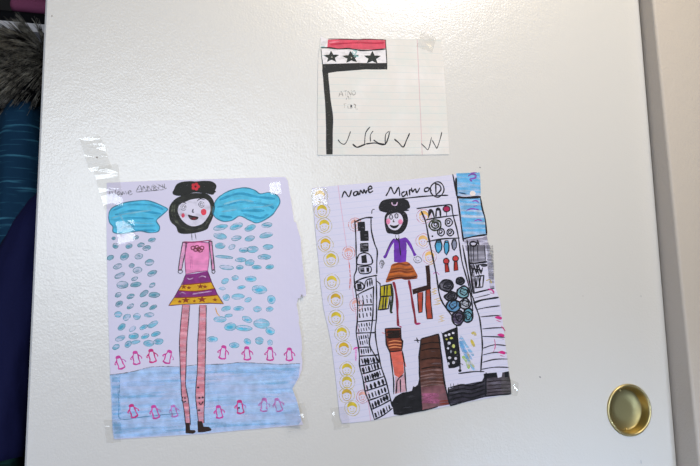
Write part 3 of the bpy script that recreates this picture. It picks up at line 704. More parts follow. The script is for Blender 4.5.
# writing
z = zoomed(305, 170, 5.182); g = Part(S2)
for pts in ([(190,146),(204,112),(226,140),(240,104)],[(270,110),(252,118),(254,134),(268,128),(272,112),(277,132)],[(283,130),(286,106),(300,122),(304,102),(314,122),(320,104)],[(326,102),(346,96),(338,84),(326,96),(334,118),(352,108)],
            [(418,136),(432,112),(444,90),(462,124),(484,90),(490,136)],[(516,112),(500,122),(506,138),(522,126),(524,110),(530,136)],[(542,132),(540,106),(547,104),(558,110)]): g.line(z(pts), 1.45, K, 5)
z = zoomed(410, 165, 5.182)
for pts in ([(6,118),(12,140),(26,124),(34,144),(50,118)],[(96,118),(76,122),(76,138),(94,134),(100,120),(110,136)],[(132,96),(133,156)],[(126,96),(152,106),(158,130),(133,156)]): g.line(z(pts), 1.45, K, 5)
g.ring(*z([(140,128)])[0], 6.6, 7.8, 0, 1.2, K, 5)
g.line([(387,200.6),(415,197.3),(432,195.9),(448,195.4)], 1.3, K, 5)
g.build('handwriting', d2)
g = Part(S2); g.line([(371.5,214),(372,210),(374.5,209.4)], .8, K2, 4); g.build('pen_tick', d2)
# the tall tower
g = Part(S2)
Ll = [(354.5,220),(355.4,232),(355.8,243.6),(356,255),(356.4,269),(353.9,276.7),(355,287),(356.2,296),(357.4,305),(357,322),(356,333),(358.3,347),(359.2,356),(359.4,366),(362.7,379),(365.3,393),(369,402),(374.3,420)]
Lr = [(370.8,218),(371.2,230.7),(374.3,243.6),(377,251),(376.6,261.6),(376.6,274)]
Lm = [(373.4,286),(373,300),(372.6,315),(370.8,331.5),(369.2,344.5),(375.2,356),(379,362)]
Lo = [(375.8,276),(376.4,296),(376.2,318),(375,330),(376,342),(379,358),(380.9,367),(385.9,381.7),(389.7,397),(392.3,407)]
for q in (Ll, Lr, Lm, Lo): g.line(q, 1.35, K, 5)
g.line([(354,222.6),(360,219.6),(366,217.8),(372.6,217.6)], 1.4, K, 5)
def lx(tab, y):
    for a, b_ in zip(tab, tab[1:]):
        if a[1] <= y <= b_[1]: return a[0] + (b_[0]-a[0]) * (y-a[1]) / (b_[1]-a[1])
    return tab[-1][0] if y > tab[-1][1] else tab[0][0]
g.build('tower', d2)
tower = g; g = Part(S2)
def win(x, y, w_, h_, m=K, fillp=.8):
    g.fill([(x-w_/2,y-h_/2),(x+w_/2,y-h_/2-.4),(x+w_/2+.3,y+h_/2),(x-w_/2+.3,y+h_/2+.3)], crayon('1a1a20', fillp, 80, 4, 420), 3, False)
    g.line([(x-w_/2,y-h_/2),(x+w_/2,y-h_/2-.4),(x+w_/2+.3,y+h_/2),(x-w_/2+.3,y+h_/2+.3)], 1.0, K, 4, True, False)
win(361,226.5,6.5,8); win(364,236,7.5,9); win(364,247.5,7.5,7.5,K,.6)
g.line([(357,259),(359,254.5),(365,252.8),(370.5,256),(371.4,264),(357.5,264.6),(357,259)], 1.3, K, 5); g.fill([(361,256),(366,254.5),(367,263),(361.6,263.2)], K, 3, False); 
g.line([(358.5,267),(369.8,266.4),(370,272.6),(360,273.4),(358.5,267)], 1.2, K, 5); g.fill([(359.5,268),(364,267.6),(364.5,272.5),(360.4,272.8)], crayon('1a1a20', .7, 80, 4, 420), 3, False); g.fill([(366,267.6),(369,267.4),(369,272),(366.4,272)], K, 3, False)
def floor_line(y, tab=Lm, dy=-2.0, wd=1.2):
    a = lx(Ll, y); b_ = lx(tab, y); g.line([(a, y), ((a+b_)/2, y + dy*.6), (b_, y + dy)], wd, K, 5)
g.line([(355,282),(362,278.6),(370,276.6),(377,275.4)], 1.4, K, 5); g.line([(355.6,296),(362,292.2),(373.4,287)], 1.3, K, 5)
g.ring(359, 286.4, 4.6, 4.4, 0, 1.3, K, 5); g.fill([(356.6,284),(361,283),(361.8,289),(357.4,290)], crayon('1a1a20', .7, 80, 4, 420), 3, False)
g.line([(364,289),(366,280.5),(372,278.6)], 1.2, K, 5)
for x, y0, y1 in ((367,281,287),(369.5,280,286),(371.6,279.5,285.5)): g.line([(x,y0),(x+.3,y1)], 1.6, K, 4)
def marks(y0, y1, nn, tab=Lm, wd=1.9, skew=.6, inset=2.2):
    ym = (y0+y1)/2; a = lx(Ll, ym) + inset; b_ = lx(tab, ym) - inset
    for i in range(nn):
        x = a + (b_-a) * i / (nn-1); g.line([(x - skew*.5, y0 - 1.6*i/nn + random.uniform(-.5,.5)), (x + skew*.5, y1 - 1.6*i/nn + random.uniform(-.6,.6))], wd * random.uniform(.8, 1.4), K, 4, False, False)
marks(295.5, 299, 4); marks(300, 304.2, 4, wd=2); floor_line(305.4, Lm, -.6); marks(308.5, 312, 5); marks(313.6, 317.8, 4); floor_line(321.8, Lo, -1.6); marks(324, 327, 5, wd=1.8); marks(328.4, 331.4, 5, wd=1.6); floor_line(333.2, Lo, -.6)
marks(336, 340, 5, wd=2); marks(341, 345, 4, wd=1.7, inset=2.6); floor_line(347.4, Lm, -.4); marks(349, 354, 5, wd=1.7, inset=2.6)
for (y, dy) in ((356.2,-1.4),(366,-4),(374,-6),(382.5,-6.2),(391,-7),(400.4,-7.6),(409.4,-9.6)):
    a = lx(Ll, y); b_ = lx(Lo, y + dy); g.line([(a, y), ((a+b_)/2, y + dy*.45), (b_, y + dy)], 1.35, K, 5)
for (y, dy, nn) in ((358.4,-1.6,6),(367.4,-4.4,6),(376,-5.4,7),(385,-6,5),(393.6,-6.6,6),(402.6,-8,6),(412.6,-8,6)):
    a = lx(Ll, y + 2) + 2.6; b_ = lx(Lo, y + dy) - 2.6
    for i in range(nn):
        t = i / (nn-1); x = a + (b_-a)*t; g.line([(x - .5, y + dy*t + .2), (x + .9, y + dy*t + 5.6 + random.uniform(-1,.4))], 2.3 * random.uniform(.7,1.5), K, 4, False, False)
g.line([(374.3,419.5),(384,414.6),(392.3,408)], 1.3, K, 5)
g.build('tower_windows', d2)
# girl in purple
z = zoomed(365, 185, 6.657); PUR = crayon('6b2fa6', .92, 80, 6, 240, .4, .6, .25)
g = Part(S2)
g.fill(z([(142,232),(150,206),(178,192),(215,186),(240,200),(252,235),(240,270),(215,298),(185,300),(155,280)]), crayon('d9d3e4', .9, 0, 2, 100, .3, .6, .02), 5)
for c in ((172,214),(208,206)): g.ring(*z([c])[0], 1.5, 2.2, 0, .9, K2, 6)
g.line(z([(190,230),(186,244),(196,246)]), .9, K, 7)
g.line(z([(160,192),(175,200)]), .8, K, 7)
g.fill(z([(163,266),(195,272),(226,262),(216,280),(196,290),(175,284)]), K, 7)
g.ell(*z([(153,243)])[0], 2.1, 3.0, 0, crayon('ee8fb4', .7, 0, 2, 300), 6); g.ell(*z([(234,246)])[0], 2.2, 2.8, 0, crayon('ee8fb4', .7, 0, 2, 300), 6)
g.line(z([(203,332),(200,350)]), .8, K2, 5); g.line(z([(222,332),(226,350)]), .8, K2, 5)
z8 = zoomed(365, 250, 5.83)
girl2 = g.build('drawn_girl', d2, 'girl with dark hair, purple top and brown skirt')
g = Part(S2); g.line(z8([(96,56),(84,78),(94,106),(104,92),(102,62),(92,70)]), .8, PEN, 5); g.line(z8([(100,60),(112,76),(104,90)]), .8, PEN, 5); g.fill(z8([(92,66),(108,62),(104,92),(92,94)]), PENF, 4); g.build('hand', girl2)
g = Part(S2); g.line(z8([(290,40),(282,56),(300,76),(328,66),(322,46),(300,38),(296,62),(316,62)]), .8, PEN, 5); g.build('hand', girl2)
g = Part(S2); g.fill(z([(148,320),(135,290),(128,230),(140,190),(180,170),(230,168),(270,185),(285,230),(275,280),(250,315),(215,330),(175,325)]), K, 3); g.build('hair', girl2)
g = Part(S2); g.fill(z([(90,158),(98,124),(120,102),(165,92),(205,90),(245,92),(280,102),(294,128),(296,154),(250,170),(205,172),(160,176),(118,180)]), K, 6)
g.line(z([(94,166),(160,182),(230,172),(292,168)]), 1.6, K, 7); hat2 = g.build('hat', girl2)
g = Part(S2); g.line(z([(176,116),(184,134),(206,134),(214,114)]), 1.2, crayon('c9a9c4', .8, 0, 2, 300), 8); g.build('ribbon', hat2)
g = Part(S2)
g.fill(z([(190,358),(205,362),(222,360),(268,348),(276,400),(274,440),(240,460),(240,505),(196,505),(192,440)]), PUR, 2, False)
g.fill(z8([(166,0),(242,0),(238,68),(200,74),(168,70)]), PUR, 2, False)
g.line(z([(222,362),(228,400),(236,470)]), 1.0, K, 5); g.line(z([(205,352),(214,366),(226,352)]), 1.2, K, 5)
g.line(z([(196,358),(168,400),(140,466)]) + z8([(108,46)]), 2.6, PUR, 3); g.line(z([(266,352),(296,396),(325,455)]) + z8([(292,34)]), 2.8, PUR, 3)
g.line(z([(192,356),(160,404),(132,466)]), .7, K2, 4)
g.build('top', girl2)
g = Part(S2); BRN = crayon('b5602c', .85, 5, 5, 260, .5)
g.fill(z8([(160,82),(235,68),(270,88),(290,120),(304,160),(240,166),(180,172),(122,190),(130,152),(146,112)]), BRN, 2)
for i, y in enumerate((84,98,112,126,140,154,166)): g.line(z8([(158 - i*6, y+6),(200,y-4),(240,y+4),(262+i*7,y-2)]), 1.5, crayon(('7b3618','c8682a','8d4a22')[i % 3], .8, 0, 3, 300), 4)
g.line(z8([(130,176),(190,160),(250,164),(300,154)]), 1.6, ink('4a1e12', .8), 5)
g.build('skirt', girl2)
LG = crayon('8a2a38', .92, 85, 4, 300)
g = Part(S2); g.line(z8([(164,186),(176,230),(186,300),(188,370),(192,442)]), 2.4, LG, 3, taper=.1); g.line(z8([(190,440),(212,450)]), 1.9, crayon('a02a60', .9), 4); g.build('leg', girl2)
g = Part(S2); g.line(z8([(254,176),(264,230),(276,310),(288,380),(294,430)]), 2.3, LG, 3, taper=.1); g.line(z8([(292,432),(322,428)]), 2.2, crayon('a02a60', .9), 4); g.build('leg', girl2)
# yellow box, red brown chair
OLI = crayon('b5a51f', .9, 85, 5, 300)
g = Part(S2); g.fill(z8([(88,212),(150,202),(152,268),(90,270)]), OLI, 2, False); g.fill(z8([(92,274),(140,272),(126,344),(78,350)]), OLI, 2, False)
for q in ([(88,212),(150,200),(154,268),(88,272),(88,212)],[(90,272),(76,350),(134,342),(146,272)],[(112,208),(110,268)],[(128,206),(126,268)],[(106,274),(102,346)],[(122,274),(116,344)],[(66,180),(86,196),(88,214)]): g.line(z8(q), 1.4, K, 5, False, False)
g.line(z8([(150,196),(160,250),(152,362)]), 2.0, ink('26301f'), 5); g.line(z8([(146,290),(148,360),(160,362)]), 1.6, ink('26301f'), 5)
g.build('yellow_box', d2)
RDB = crayon('b2442e', .92, 85, 6, 260, .4, .6, .25); DKB = ink('2e1712', .93)
g = Part(S2); g.fill(z8([(350,92),(374,88),(380,150),(382,226),(360,228),(356,150)]), DKB, 4, False); g.fill(z8([(274,230),(320,216),(380,200),(384,226),(330,244),(278,260)]), DKB, 4, False)
g.fill(z8([(304,252),(338,244),(332,340),(330,362),(312,364),(308,320)]), RDB, 2, False); g.fill(z8([(356,230),(378,226),(384,320),(392,400),(360,400),(352,320)]), RDB, 2, False)
for q in ([(304,252),(308,320),(312,366),(332,362),(336,244)],[(354,230),(352,320),(360,402),(392,400),(384,320),(378,226)]): g.line(z8(q), 1.1, DKB, 5, False, False)
g.build('drawn_chair', d2)
# figure in a brown cap and the brown column
z = zoomed(380, 320, 4.9)
g = Part(S2)
g.fill(z([(24,42),(60,38),(100,40),(102,92),(110,104),(105,150),(48,156),(30,120)]), crayon('7a3320', .92, 5, 5, 260, .4, .6, .3), 3, False)
g.fill(z([(48,156),(105,150),(114,200),(116,260),(92,284),(70,270),(60,210)]), crayon('e06a58', .85, 80, 6, 260, .5), 2, False)
g.fill(z([(74,276),(92,286),(118,262),(126,350),(72,362)]), crayon('d9a8b4', .7, 80, 6, 260, .5), 2, False)
for q in ([(24,42),(100,40),(102,92),(110,104),(106,150)],[(24,42),(30,120),(48,160),(58,230),(66,300),(66,364)],[(108,150),(118,210),(124,300),(128,352)],[(48,156),(106,150)],[(78,360),(82,300),(92,284),(112,268)],[(98,290),(100,355)]): g.line(z(q), 1.3, K, 5, False, False)
for y in (58,72,84): g.scribble(*z([(34,y-6)])[0], *z([(98,y+4)])[0], 6, 1.2, ink('20120e', .85), 4)
for y in (108,124,138): g.line(z([(40,y),(70,y-6),(104,y-2)]), 1.1, crayon('e08a5a', .8), 4)
g.line(z([(8,62),(24,66)]), 1.0, crayon('e0604a', .7), 4); g.line(z([(110,176),(126,230)]), 1.0, crayon('e07a7a', .6), 4)
g.build('drawn_figure', d2)
g = Part(S2)
g.fill(z([(200,92),(240,82),(286,70),(294,130),(302,190),(196,240),(190,180)]), crayon('4b2a1e', .95, 5, 6, 240, .35, .6, .3), 2, False)
g.fill(z([(192,200),(300,190),(312,290),(322,340),(196,356),(192,300)]), crayon('59342a', .93, 5, 8, 240, .4, .6, .35), 3, False)
g.fill(z([(196,330),(320,316),(330,370),(342,414),(280,424),(206,442),(198,390)]), crayon('80545a', .85, 5, 8, 260, .5, .6, .3), 4, False)
for y in (250,272,286,306,322): g.line(z([(196,y+4),(250,y-6),(308,y-4)]), 1.6, crayon('8a6a66', .6, 0, 5, 300), 5)
for y in (360,376,392): g.scribble(*z([(206,y)])[0], *z([(290,y+14)])[0], 9, 1.0, crayon('b96a8e', .5, 0, 3, 300), 6)
for y in (398,412): g.line(z([(290,y),(338,y-4)]), 1.5, crayon('7e3424', .8), 6)
for y in (120,150,196,240): g.line(z([(200,y),(250,y-10),(298,y-8)]), 1.2, ink('22110c', .8), 5)
g.line(z([(200,92),(190,180),(192,260),(196,340),(204,444),(240,436),(282,424)]), 1.4, K, 7, False, False); g.line(z([(286,68),(300,180),(312,290),(324,350),(340,414)]), 1.5, K, 7)
g.line(z([(200,92),(286,68)]), 1.2, K, 7); g.line(z([(178,86),(186,112)]), 1.2, K, 7); g.line(z([(166,100),(198,100)]), 1.2, K, 7)
g.build('brown_column', d2)
# black base masses
SOFTK = crayon('1b1a1e', .95, 10, 5, 240, .35, .6, .5)
g = Part(S2)
g.fill([(391.7,402),(395,396.6),(402,392.6),(408,391.6),(411.6,390.7),(413,386),(414.6,387),(417.6,384.5),(419,378),(420,392),(422,404),(423,411),(413,412.8),(400,415.4),(393.6,414.4)], SOFTK, 3, False)
z6 = zoomed(410, 335, 4.909)
g.fill(z6([(184,268),(230,250),(300,236),(352,226),(362,206),(372,212),(374,298),(300,316),(200,344),(186,318)]), crayon('2c2832', .88, 10, 6, 240, .45, .6, .5), 3, False)
g.fill(z6([(372,196),(400,190),(424,186),(430,210),(448,206),(452,184),(484,178),(494,240),(496,290),(374,300)]), crayon('4c434b', .8, 10, 5, 240, .6, .6, .5), 3, False)
g.fill(z6([(360,190),(396,186),(424,184),(426,206),(362,214)]), K, 4, False); g.fill(z6([(462,182),(482,178),(482,206),(464,208)]), K, 4, False)
for y in (250,270,290,310): g.line(z6([(190,y+10),(250,y-6),(300,y-2),(366,y-24)]), 1.4, ink('121014', .8), 5)
for y in (230,250,268,284): g.line(z6([(376,y),(430,y-6),(492,y-8)]), 1.2, crayon('2a2226', .7), 5)
g.line(z6([(188,256),(186,320),(198,346),(300,318),(374,300),(496,288)]), 1.4, K, 6, False, False); g.line(z6([(372,184),(370,300)]), 1.6, K, 6)
for x in (200,214,236): g.line(z6([(x,262),(x-2,238)]), .9, K, 5)
g.line([(458,373.6),(474,371.6),(484,371.6)], 1.2, K, 5)
g.build('dark_ground', d2)
# film strip with pale spots
z7 = zoomed(435, 325, 5.4875)
g = Part(S2)
g.fill(z7([(36,46),(75,28),(116,12),(122,90),(130,170),(132,226),(104,236),(74,238),(60,180),(46,100)]), K, 3, False)
for cx, cy, rx, ry, c in ((58,58,8,6,'dcd8e4'),(76,52,7,7,'dcd8e4'),(98,44,7,6,'dcd8e4'),(62,78,6,5,'b9b64e'),(88,72,9,6,'c9cf5a'),(76,100,9,9,'d2d0dc'),(100,116,8,10,'cfd37a'),(70,128,6,6,'d2d0dc'),(78,180,9,8,'d2d0dc'),(100,206,8,8,'dcd8e4'),(112,184,7,8,'c8c4d0'),(72,212,7,8,'d2d0dc'),(110,150,5,8,'a9b45e'),(86,146,4,8,'9aa0aa')):
    g.ell(435 + cx/5.4875, 325 + cy/5.4875, rx/5.4875, ry/5.4875, 0, crayon(c, .85, 0, 2, 300), 5)
g.line(z7([(118,6),(124,90),(134,190),(136,246)]), 1.5, K, 6); g.ell(*z7([(135,250)])[0], 1.7, 1.5, 0, K, 6); g.line(z7([(116,10),(110,-6)]), 1.2, K, 6); g.line(z7([(132,208),(152,218)]), 1.4, K, 6); g.line(z7([(36,46),(34,40)]), 1.2, K, 6)
g.build('spotted_strip', d2)
g = Part(S2)
for i, (c, pts) in enumerate((('7fb9e6',[(134,70),(160,130),(200,190)]),('6fb0e2',[(134,90),(165,150),(190,180)]),('8cc4ea',[(138,60),(175,120),(210,170)]),('a9d06a',[(150,170),(170,200),(185,240)]),('cdd65a',[(170,180),(200,215),(210,235)]),('d8c24a',[(200,50),(214,40),(220,60)]),('e3c86a',[(176,150),(186,200),(190,230)]),('7fb9e6',[(136,110),(170,170),(190,200)]),('d8c24a',[(196,80),(210,110),(214,120)]),('8cc4ea',[(160,150),(200,230),(216,240)]))):
    g.line(z7(pts), 2.6, crayon(c, .5, 50, 5, 260), 2)
g.build('blue_green_crayon_streaks', d2)
# shelf of bottles and rings
z5 = zoomed(415, 200, 7.767); z66 = zoomed(425, 255, 6.213)
g = Part(S2)
g.line(z5([(45,85),(80,170),(105,300),(140,466)]) + z66([(70,130),(95,270),(160,370),(180,386)]), 1.5, K, 5)
g.line(z5([(10,68),(100,56),(200,44),(272,38),(286,60)]), 1.4, K, 5)
g.line(z5([(284,48),(294,120),(330,260),(360,466)]) + z66([(250,120),(272,200),(290,300),(296,350)]), 1.3, K, 5)
g.line(z5([(76,156),(200,134),(336,118)]), 1.3, K, 5); g.line(z5([(88,326),(200,304),(346,296)]), 1.3, K, 5)
g.build('drawn_cabinet', d2)
g = Part(S2)
for q in ([(104,140),(108,90),(122,76),(136,96),(148,140)],[(160,134),(164,84),(176,66),(192,80),(196,128)]): g.line(z5(q), 1.7, K, 4)
g.fill(z5([(104,140),(108,92),(122,78),(128,96),(116,118)]), K, 3, False); g.fill(z5([(158,72),(180,58),(196,74),(176,84)]), K, 3)
g.ell(*z5([(243,70)])[0], 3.4, 2.6, 0, crayon('a3234f', .9, 0, 2, 300), 4); g.ring(*z5([(243,70)])[0], 3.5, 2.8, 0, 1.1, K, 5); g.line(z5([(242,92),(244,124)]), 1.3, K, 5)
g.build('arch', d2); g = Part(S2)
for (cx, cy, r) in ((155,195,45),(155,195,28)): g.ring(*z5([(cx,cy)])[0], r/7.77, r*.92/7.77, 0, 1.6, ink('2a3312', .9), 4)
g.ring(*z5([(158,190)])[0], 1.6, 1.8, 0, 1.2, K, 5); g.build('drawn_ring', d2)
for cx, cy, rx in ((260,175,28),(200,250,27),(272,253,25)):
    g = Part(S2); g.ring(*z5([(cx,cy)])[0], rx/7.77, rx*1.05/7.77, 0, 1.3, K, 4); g.ring(*z5([(cx-3,cy-3)])[0], rx*.42/7.77, rx*.5/7.77, 0, 1.0, K, 5); g.line(z5([(cx-14,cy+18),(cx+16,cy-10)]), .9, K, 5); g.build('drawn_ring', d2)
for c0 in (z5([(133,282)])[0], (447.6, 264.4)): g = Part(S2); g.ell(*c0, .9, .9, 0, K, 5); g.build('ink_dot', d2)
for cx, cy, rx, ry in ((180,365,27,50),(242,372,20,55),(302,350,19,42)):
    g = Part(S2); c = z5([(cx,cy)])[0]
    bpts = z5([(cx-rx*.5,cy-ry),(cx+rx*.6,cy-ry),(cx+rx,cy-ry*.3),(cx+rx*.9,cy+ry*.4),(cx,cy+ry),(cx-rx*.6,cy+ry*.7),(cx-rx,cy-ry*.2)])
    g.fill(bpts, crayon('4aa0c8', .9, 85, 5, 300) if cx < 300 else crayon('8b90a8', .7, 85, 5, 300), 3, False); g.line(bpts, 1.2, K, 5, True, False); g.line(z5([(cx-rx*.7,cy-ry*.75),(cx+rx*.8,cy-ry*.75)]), 1.6, K, 5)
    g.build('bottle', d2)
for cx, cy, x1, y1 in ((130,38,136,108),(188,22,190,98)):
    g = Part(S2); g.ell(*z66([(cx,cy)])[0], 2.9, 2.9, 0, crayon('c23a3a', .9, 0, 2, 300), 3); g.ring(*z66([(cx,cy)])[0], 2.9, 2.8, 0, 1.0, K, 5)
    q = z66([(cx-8,cy+16),(cx+10,cy+16),(x1+14,y1-4),(x1-12,y1)]); g.fill(q, crayon('a83028', .9, 85, 4, 300), 3, False); g.line(q, .9, K, 5, True, False); g.build('drawn_lollipop', d2)
for cx, cy, rx, ry, an, c in ((135,190,42,38,5,'35333d'),(218,162,25,23,40,'26262e'),(160,258,38,28,15,'3a3a46'),(235,232,35,36,0,'7fb4bf'),(172,315,45,40,20,'5a93bd'),(248,305,33,33,0,'c4c8d2'),(205,390,38,42,0,'4a3a58'),(265,376,31,44,0,'5f9fb0')):
    g = Part(S2); c0 = z66([(cx,cy)])[0]; g.ell(*c0, rx/6.213, ry/6.213, an, crayon(c, .68, 30, 4, 300, .6), 2, .1); g.ring(*c0, rx/6.213, ry/6.213, an, 1.7, K, 4, .12); g.ring(c0[0]+.4, c0[1]-.5, rx*.6/6.213, ry*.55/6.213, an, 1.2, K, 4, .25); g.scribble(c0[0]-rx*.3/6.2, c0[1]-ry*.4/6.2, c0[0]+rx*.35/6.2, c0[1]+ry*.4/6.2, 4, 1.1, K2, 5)
    if c in ('35333d', '26262e', '4a3a58', '3a3a46'):
        for k_ in range(3): g.line([(c0[0] - rx*.4/6.2, c0[1] + (k_-1)*1.6), (c0[0] + rx*.5/6.2, c0[1] + (k_-1)*1.6 - 1)], 1.3, K2, 3)
    g.build('stone', d2)
# blue windows down the right edge
zr = zoomed(455, 165, 5.477); SKY = crayon('62b4e4', .88, 3, 12, 220, .55); SKW = crayon('dfe6f2', .35, 3, 14, 260); PR = crayon('8a4fb0', .75, 5, 3, 300)
g = Part(S2)
g.fill(zr([(6,46),(135,42),(138,100),(140,166),(12,170)]), SKY, 1, False); g.fill(zr([(6,46),(135,42),(138,100),(140,166),(12,170)]), SKW, 2, False)
g.line(zr([(70,62),(90,50),(112,56),(108,72),(80,78),(92,90)]), 1.5, PR, 3); g.line(zr([(84,44),(118,42)]), 1.0, PR, 3); g.line(zr([(20,152),(60,160)]), 1.5, crayon('2b4f72', .7), 3)
g.line(zr([(8,176),(60,180),(140,175)]), 2.4, K, 5); g.line(zr([(4,70),(8,170)]), 2.0, K, 5)
g.line(zoomed(410,165,5.182)([(220,48),(232,110),(244,170),(256,250),(266,330),(276,398)]), 1.5, K, 5)
g.build('blue_window', d2)
g = Part(S2); g.ell(*zr([(95,157)])[0], 3.0, 2.7, 0, mat('pale_sticker', 'e9dcd6', .5), 6); g.build('white_dot', d2)
g = Part(S2); q = zr([(20,186),(138,182),(150,250),(164,300),(170,384),(110,388),(44,404),(36,320),(28,240)])
g.fill(q, SKY, 1, False); g.fill(q, SKW, 2, False)
for p in ([(92,200),(115,196),(128,208)],[(105,308),(125,300),(146,306)],[(60,250),(90,240),(130,246)],[(100,228),(120,222)]): g.line(zr(p), 1.3, PR, 3)
g.line(zr([(138,180),(148,240),(164,300),(172,386)]), 1.4, K, 5); g.line(zr([(40,406),(100,392),(172,382)]), 1.6, K, 5)
g.build('blue_window', d2)
# grey scaffold block
z4 = zoomed(455, 245, 5.477); GR = crayon('77747f', .55, 88, 10, 300, .4)
g = Part(S2)
g.fill(zr([(46,408),(150,398),(172,388),(186,440),(190,470),(60,470)]), crayon('9a93a6', .45, 88, 8, 300), 1, False)
g.fill(z4([(72,0),(160,0),(166,92),(78,96)]), GR, 1, False); g.fill(z4([(168,0),(190,0),(206,90),(214,236),(190,240),(176,120)]), crayon('8f8fa0', .42, 88, 9, 300), 1, False); g.fill(z4([(78,100),(104,104),(108,262),(92,262)]), GR, 1, False)
for q in ([(160,0),(166,90)],[(100,0),(100,90)],[(84,0),(88,94)],[(122,0),(124,90)]): g.line(z4(q), .9, K2, 4)
for i in range(7): g.line(z4([(174+i*5,0),(180+i*5,60 + i*10),(184+i*4,200)]), .6, PEN, 3)
g.line(z4([(40,0),(62,120),(92,272)]), 1.5, K, 5); g.line(z4([(70,0),(76,100),(100,266)]), 1.8, K, 5)
g.line(zr([(64,410),(72,466)]), 1.3, K, 5); g.line(zr([(80,425),(100,420),(118,430),(104,446),(84,440),(80,425)]), 1.6, K, 5); g.line(zr([(120,410),(130,440)]), 1.6, K, 5)
g.line(z4([(78,100),(110,100),(176,92)]), 1.7, K, 5); g.ell(*z4([(158,112)])[0], 3.4, 1.5, 0, crayon('3a3a44', .8, 0, 3, 300), 4); g.line(z4([(120,112),(150,106),(176,110)]), 1.3, K, 5)
for q in ([(84,112),(96,134),(90,170)],[(100,104),(116,160),(124,104),(140,158),(150,124)],[(112,104),(132,168)],[(86,128),(150,140)],[(108,172),(156,168),(150,230),(112,234),(108,172)],[(128,172),(136,230)],[(120,172),(116,230)],[(140,170),(128,230)]): g.line(z4(q), 1.4, K, 5, False, False)
g.line(z4([(96,266),(150,252),(214,238)]), 1.4, K, 5); g.line(z4([(102,292),(190,270)]), .8, K2, 4)
g.line(z4([(168,196),(190,190),(198,210)]), .9, crayon('c9b04a', .6), 3); g.line(z4([(176,244),(200,246),(212,262)]), 1.6, crayon('c23a86', .8), 5); g.line(z4([(190,262),(214,268)]), 1.1, crayon('c23a86', .6), 5)
g.build('drawn_scaffold', d2)
# ladder of lines below it
g = Part(S2)
g.line([(468,290),(472.3,297),(474.6,304.5),(478.7,316),(480.4,326),(481.8,340),(482,349),(481.2,360),(480.4,372.4)], 1.4, K, 5)
g.line([(473,303.2),(482,300),(498.4,297.4)], 1.9, K, 5)
for a, b_, dy in (((476,309.6),(499.7,305.8),-.4),((480,317),(500.6,315.3),-.2),((481.8,329),(503.4,327.6),-.3),((482,336.4),(504.6,337.4),-.2),((482.4,348.4),(505.6,345.6),-2.2),((482.4,355),(506.6,353),-1.6),((482,362.4),(507.4,359),-1.4),((480.8,369.4),(508.4,367.4),-1.2)):
    g.line([a, ((a[0]+b_[0])/2, (a[1]+b_[1])/2 + dy), b_], 1.1, K2, 5)
MG = crayon('c9307c', .88, 0, 3, 300)
for x, y in ((498,318.4),(500.5,335.8),(501.5,353.2)): g.fill([(x-3.6,y-1),(x,y-2.4),(x+3.4,y-1),(x+2.8,y+1.2),(x-.6,y+.6)], MG, 6); g.line([(x-2,y+2),(x+3,y+3.6)], .8, crayon('c9307c', .5), 6)
g.line([(494,339),(495,346),(493,352)], .9, crayon('d9639c', .55), 6); g.line([(501,326),(505,331)], 1.1, MG, 6)
g.build('drawn_ladder', d2)

# ================= flag drawing
O3 = P(384, 155); O3.y = 0
d3 = thing('flag_drawing', 'cream lined paper with a flag of red, white and black stripes on a black pole', 'drawing', O3)
S3 = Sheet(.0006)
out3 = [(320.5,38.4),(345,38.2),(390,38.8),(418,39.4),(440.6,39.8),(443,62),(445.6,95),(447.4,125),(449.2,154.6),(420,155),(380,155.4),(345,155.2),(317.4,155.4),(317.2,120),(317.6,85),(318,60),(319.4,46)]
PM3 = paper_mat('cream_lined_paper', 'e2dcd4', (9.0, 900, .55, 'a3c2c8', .34), (0, .8, 'cf9aa4', .75), [('c6dcd6', 45, .45, .7, .25), ('f0e9e4', 24, .5, .7, .6)])
sheet_mesh(S3, out3, PM3, d3, ((317.4,155.4), (449,154.4)), ((417,40), (422,155)))
z = zoomed(320, 30, 8.75)
g = Part(S3)
WH = crayon('ece6e6', .8, 0, 2, 150, .3, .6, .03)
g.fill(z([(4,60),(66,84),(62,160),(4,155)]), WH, 1, False); g.fill(z([(6,168),(150,170),(300,176),(380,184),(574,174),(580,292),(330,296),(20,302)]), WH, 1, False)
g.fill(z([(68,86),(300,84),(572,90),(576,160),(480,172),(380,174),(300,166),(200,166),(62,158)]), crayon('dd4a62', .93, 4, 8, 200, .4, .5, .12), 2, False)
g.line(z([(90,130),(200,120),(330,112),(480,118),(560,112)]), 1.7, crayon('c42f4c', .6, 0, 6, 260), 3); g.line(z([(80,112),(180,100)]), 1.4, crayon('f2899a', .6, 0, 6, 260), 3)
g.fill(z([(18,300),(150,296),(330,290),(450,292),(582,290),(584,346),(480,348),(400,346),(280,356),(150,366),(60,380),(20,378)]), ink('15171b', .96), 3, False)
for q in ([(70,80),(200,82),(330,86),(400,82),(572,88)],): g.line(z(q), .9, ink('3a1c22', .85), 4)
g.line(z([(4,158),(80,158),(160,168),(240,164),(300,172),(380,182),(480,176),(576,168)]), 1.3, ink('15171b'), 4)
g.line(z([(572,86),(576,170),(584,300),(582,348)]), .9, ink('15171b'), 4); g.line(z([(8,168),(14,240),(22,304)]), .8, ink('2c3a3c', .8), 4)
g.build('drawn_flag', d3)
for cx, cy, rx, ry, r_ in ((98,238,66,50,-92),(270,242,74,52,-95),(456,246,74,56,-89)):
    g = Part(S3); pts = star(320 + cx/8.75, 30 + cy/8.75, rx/8.75, ry/8.75, r_)
    g.fill(pts, ink('1b2420', .93), 5, False); g.line(pts, .8, ink('1b2420'), 6, True, False)
    if cx < 300: g.ell(320 + (cx+4)/8.75, 30 + (cy+2)/8.75, 1.0 if cx < 200 else .7, .7, 0, crayon('b9b3a6', .7, 0, 2, 300), 7)
    g.build('star', d3)
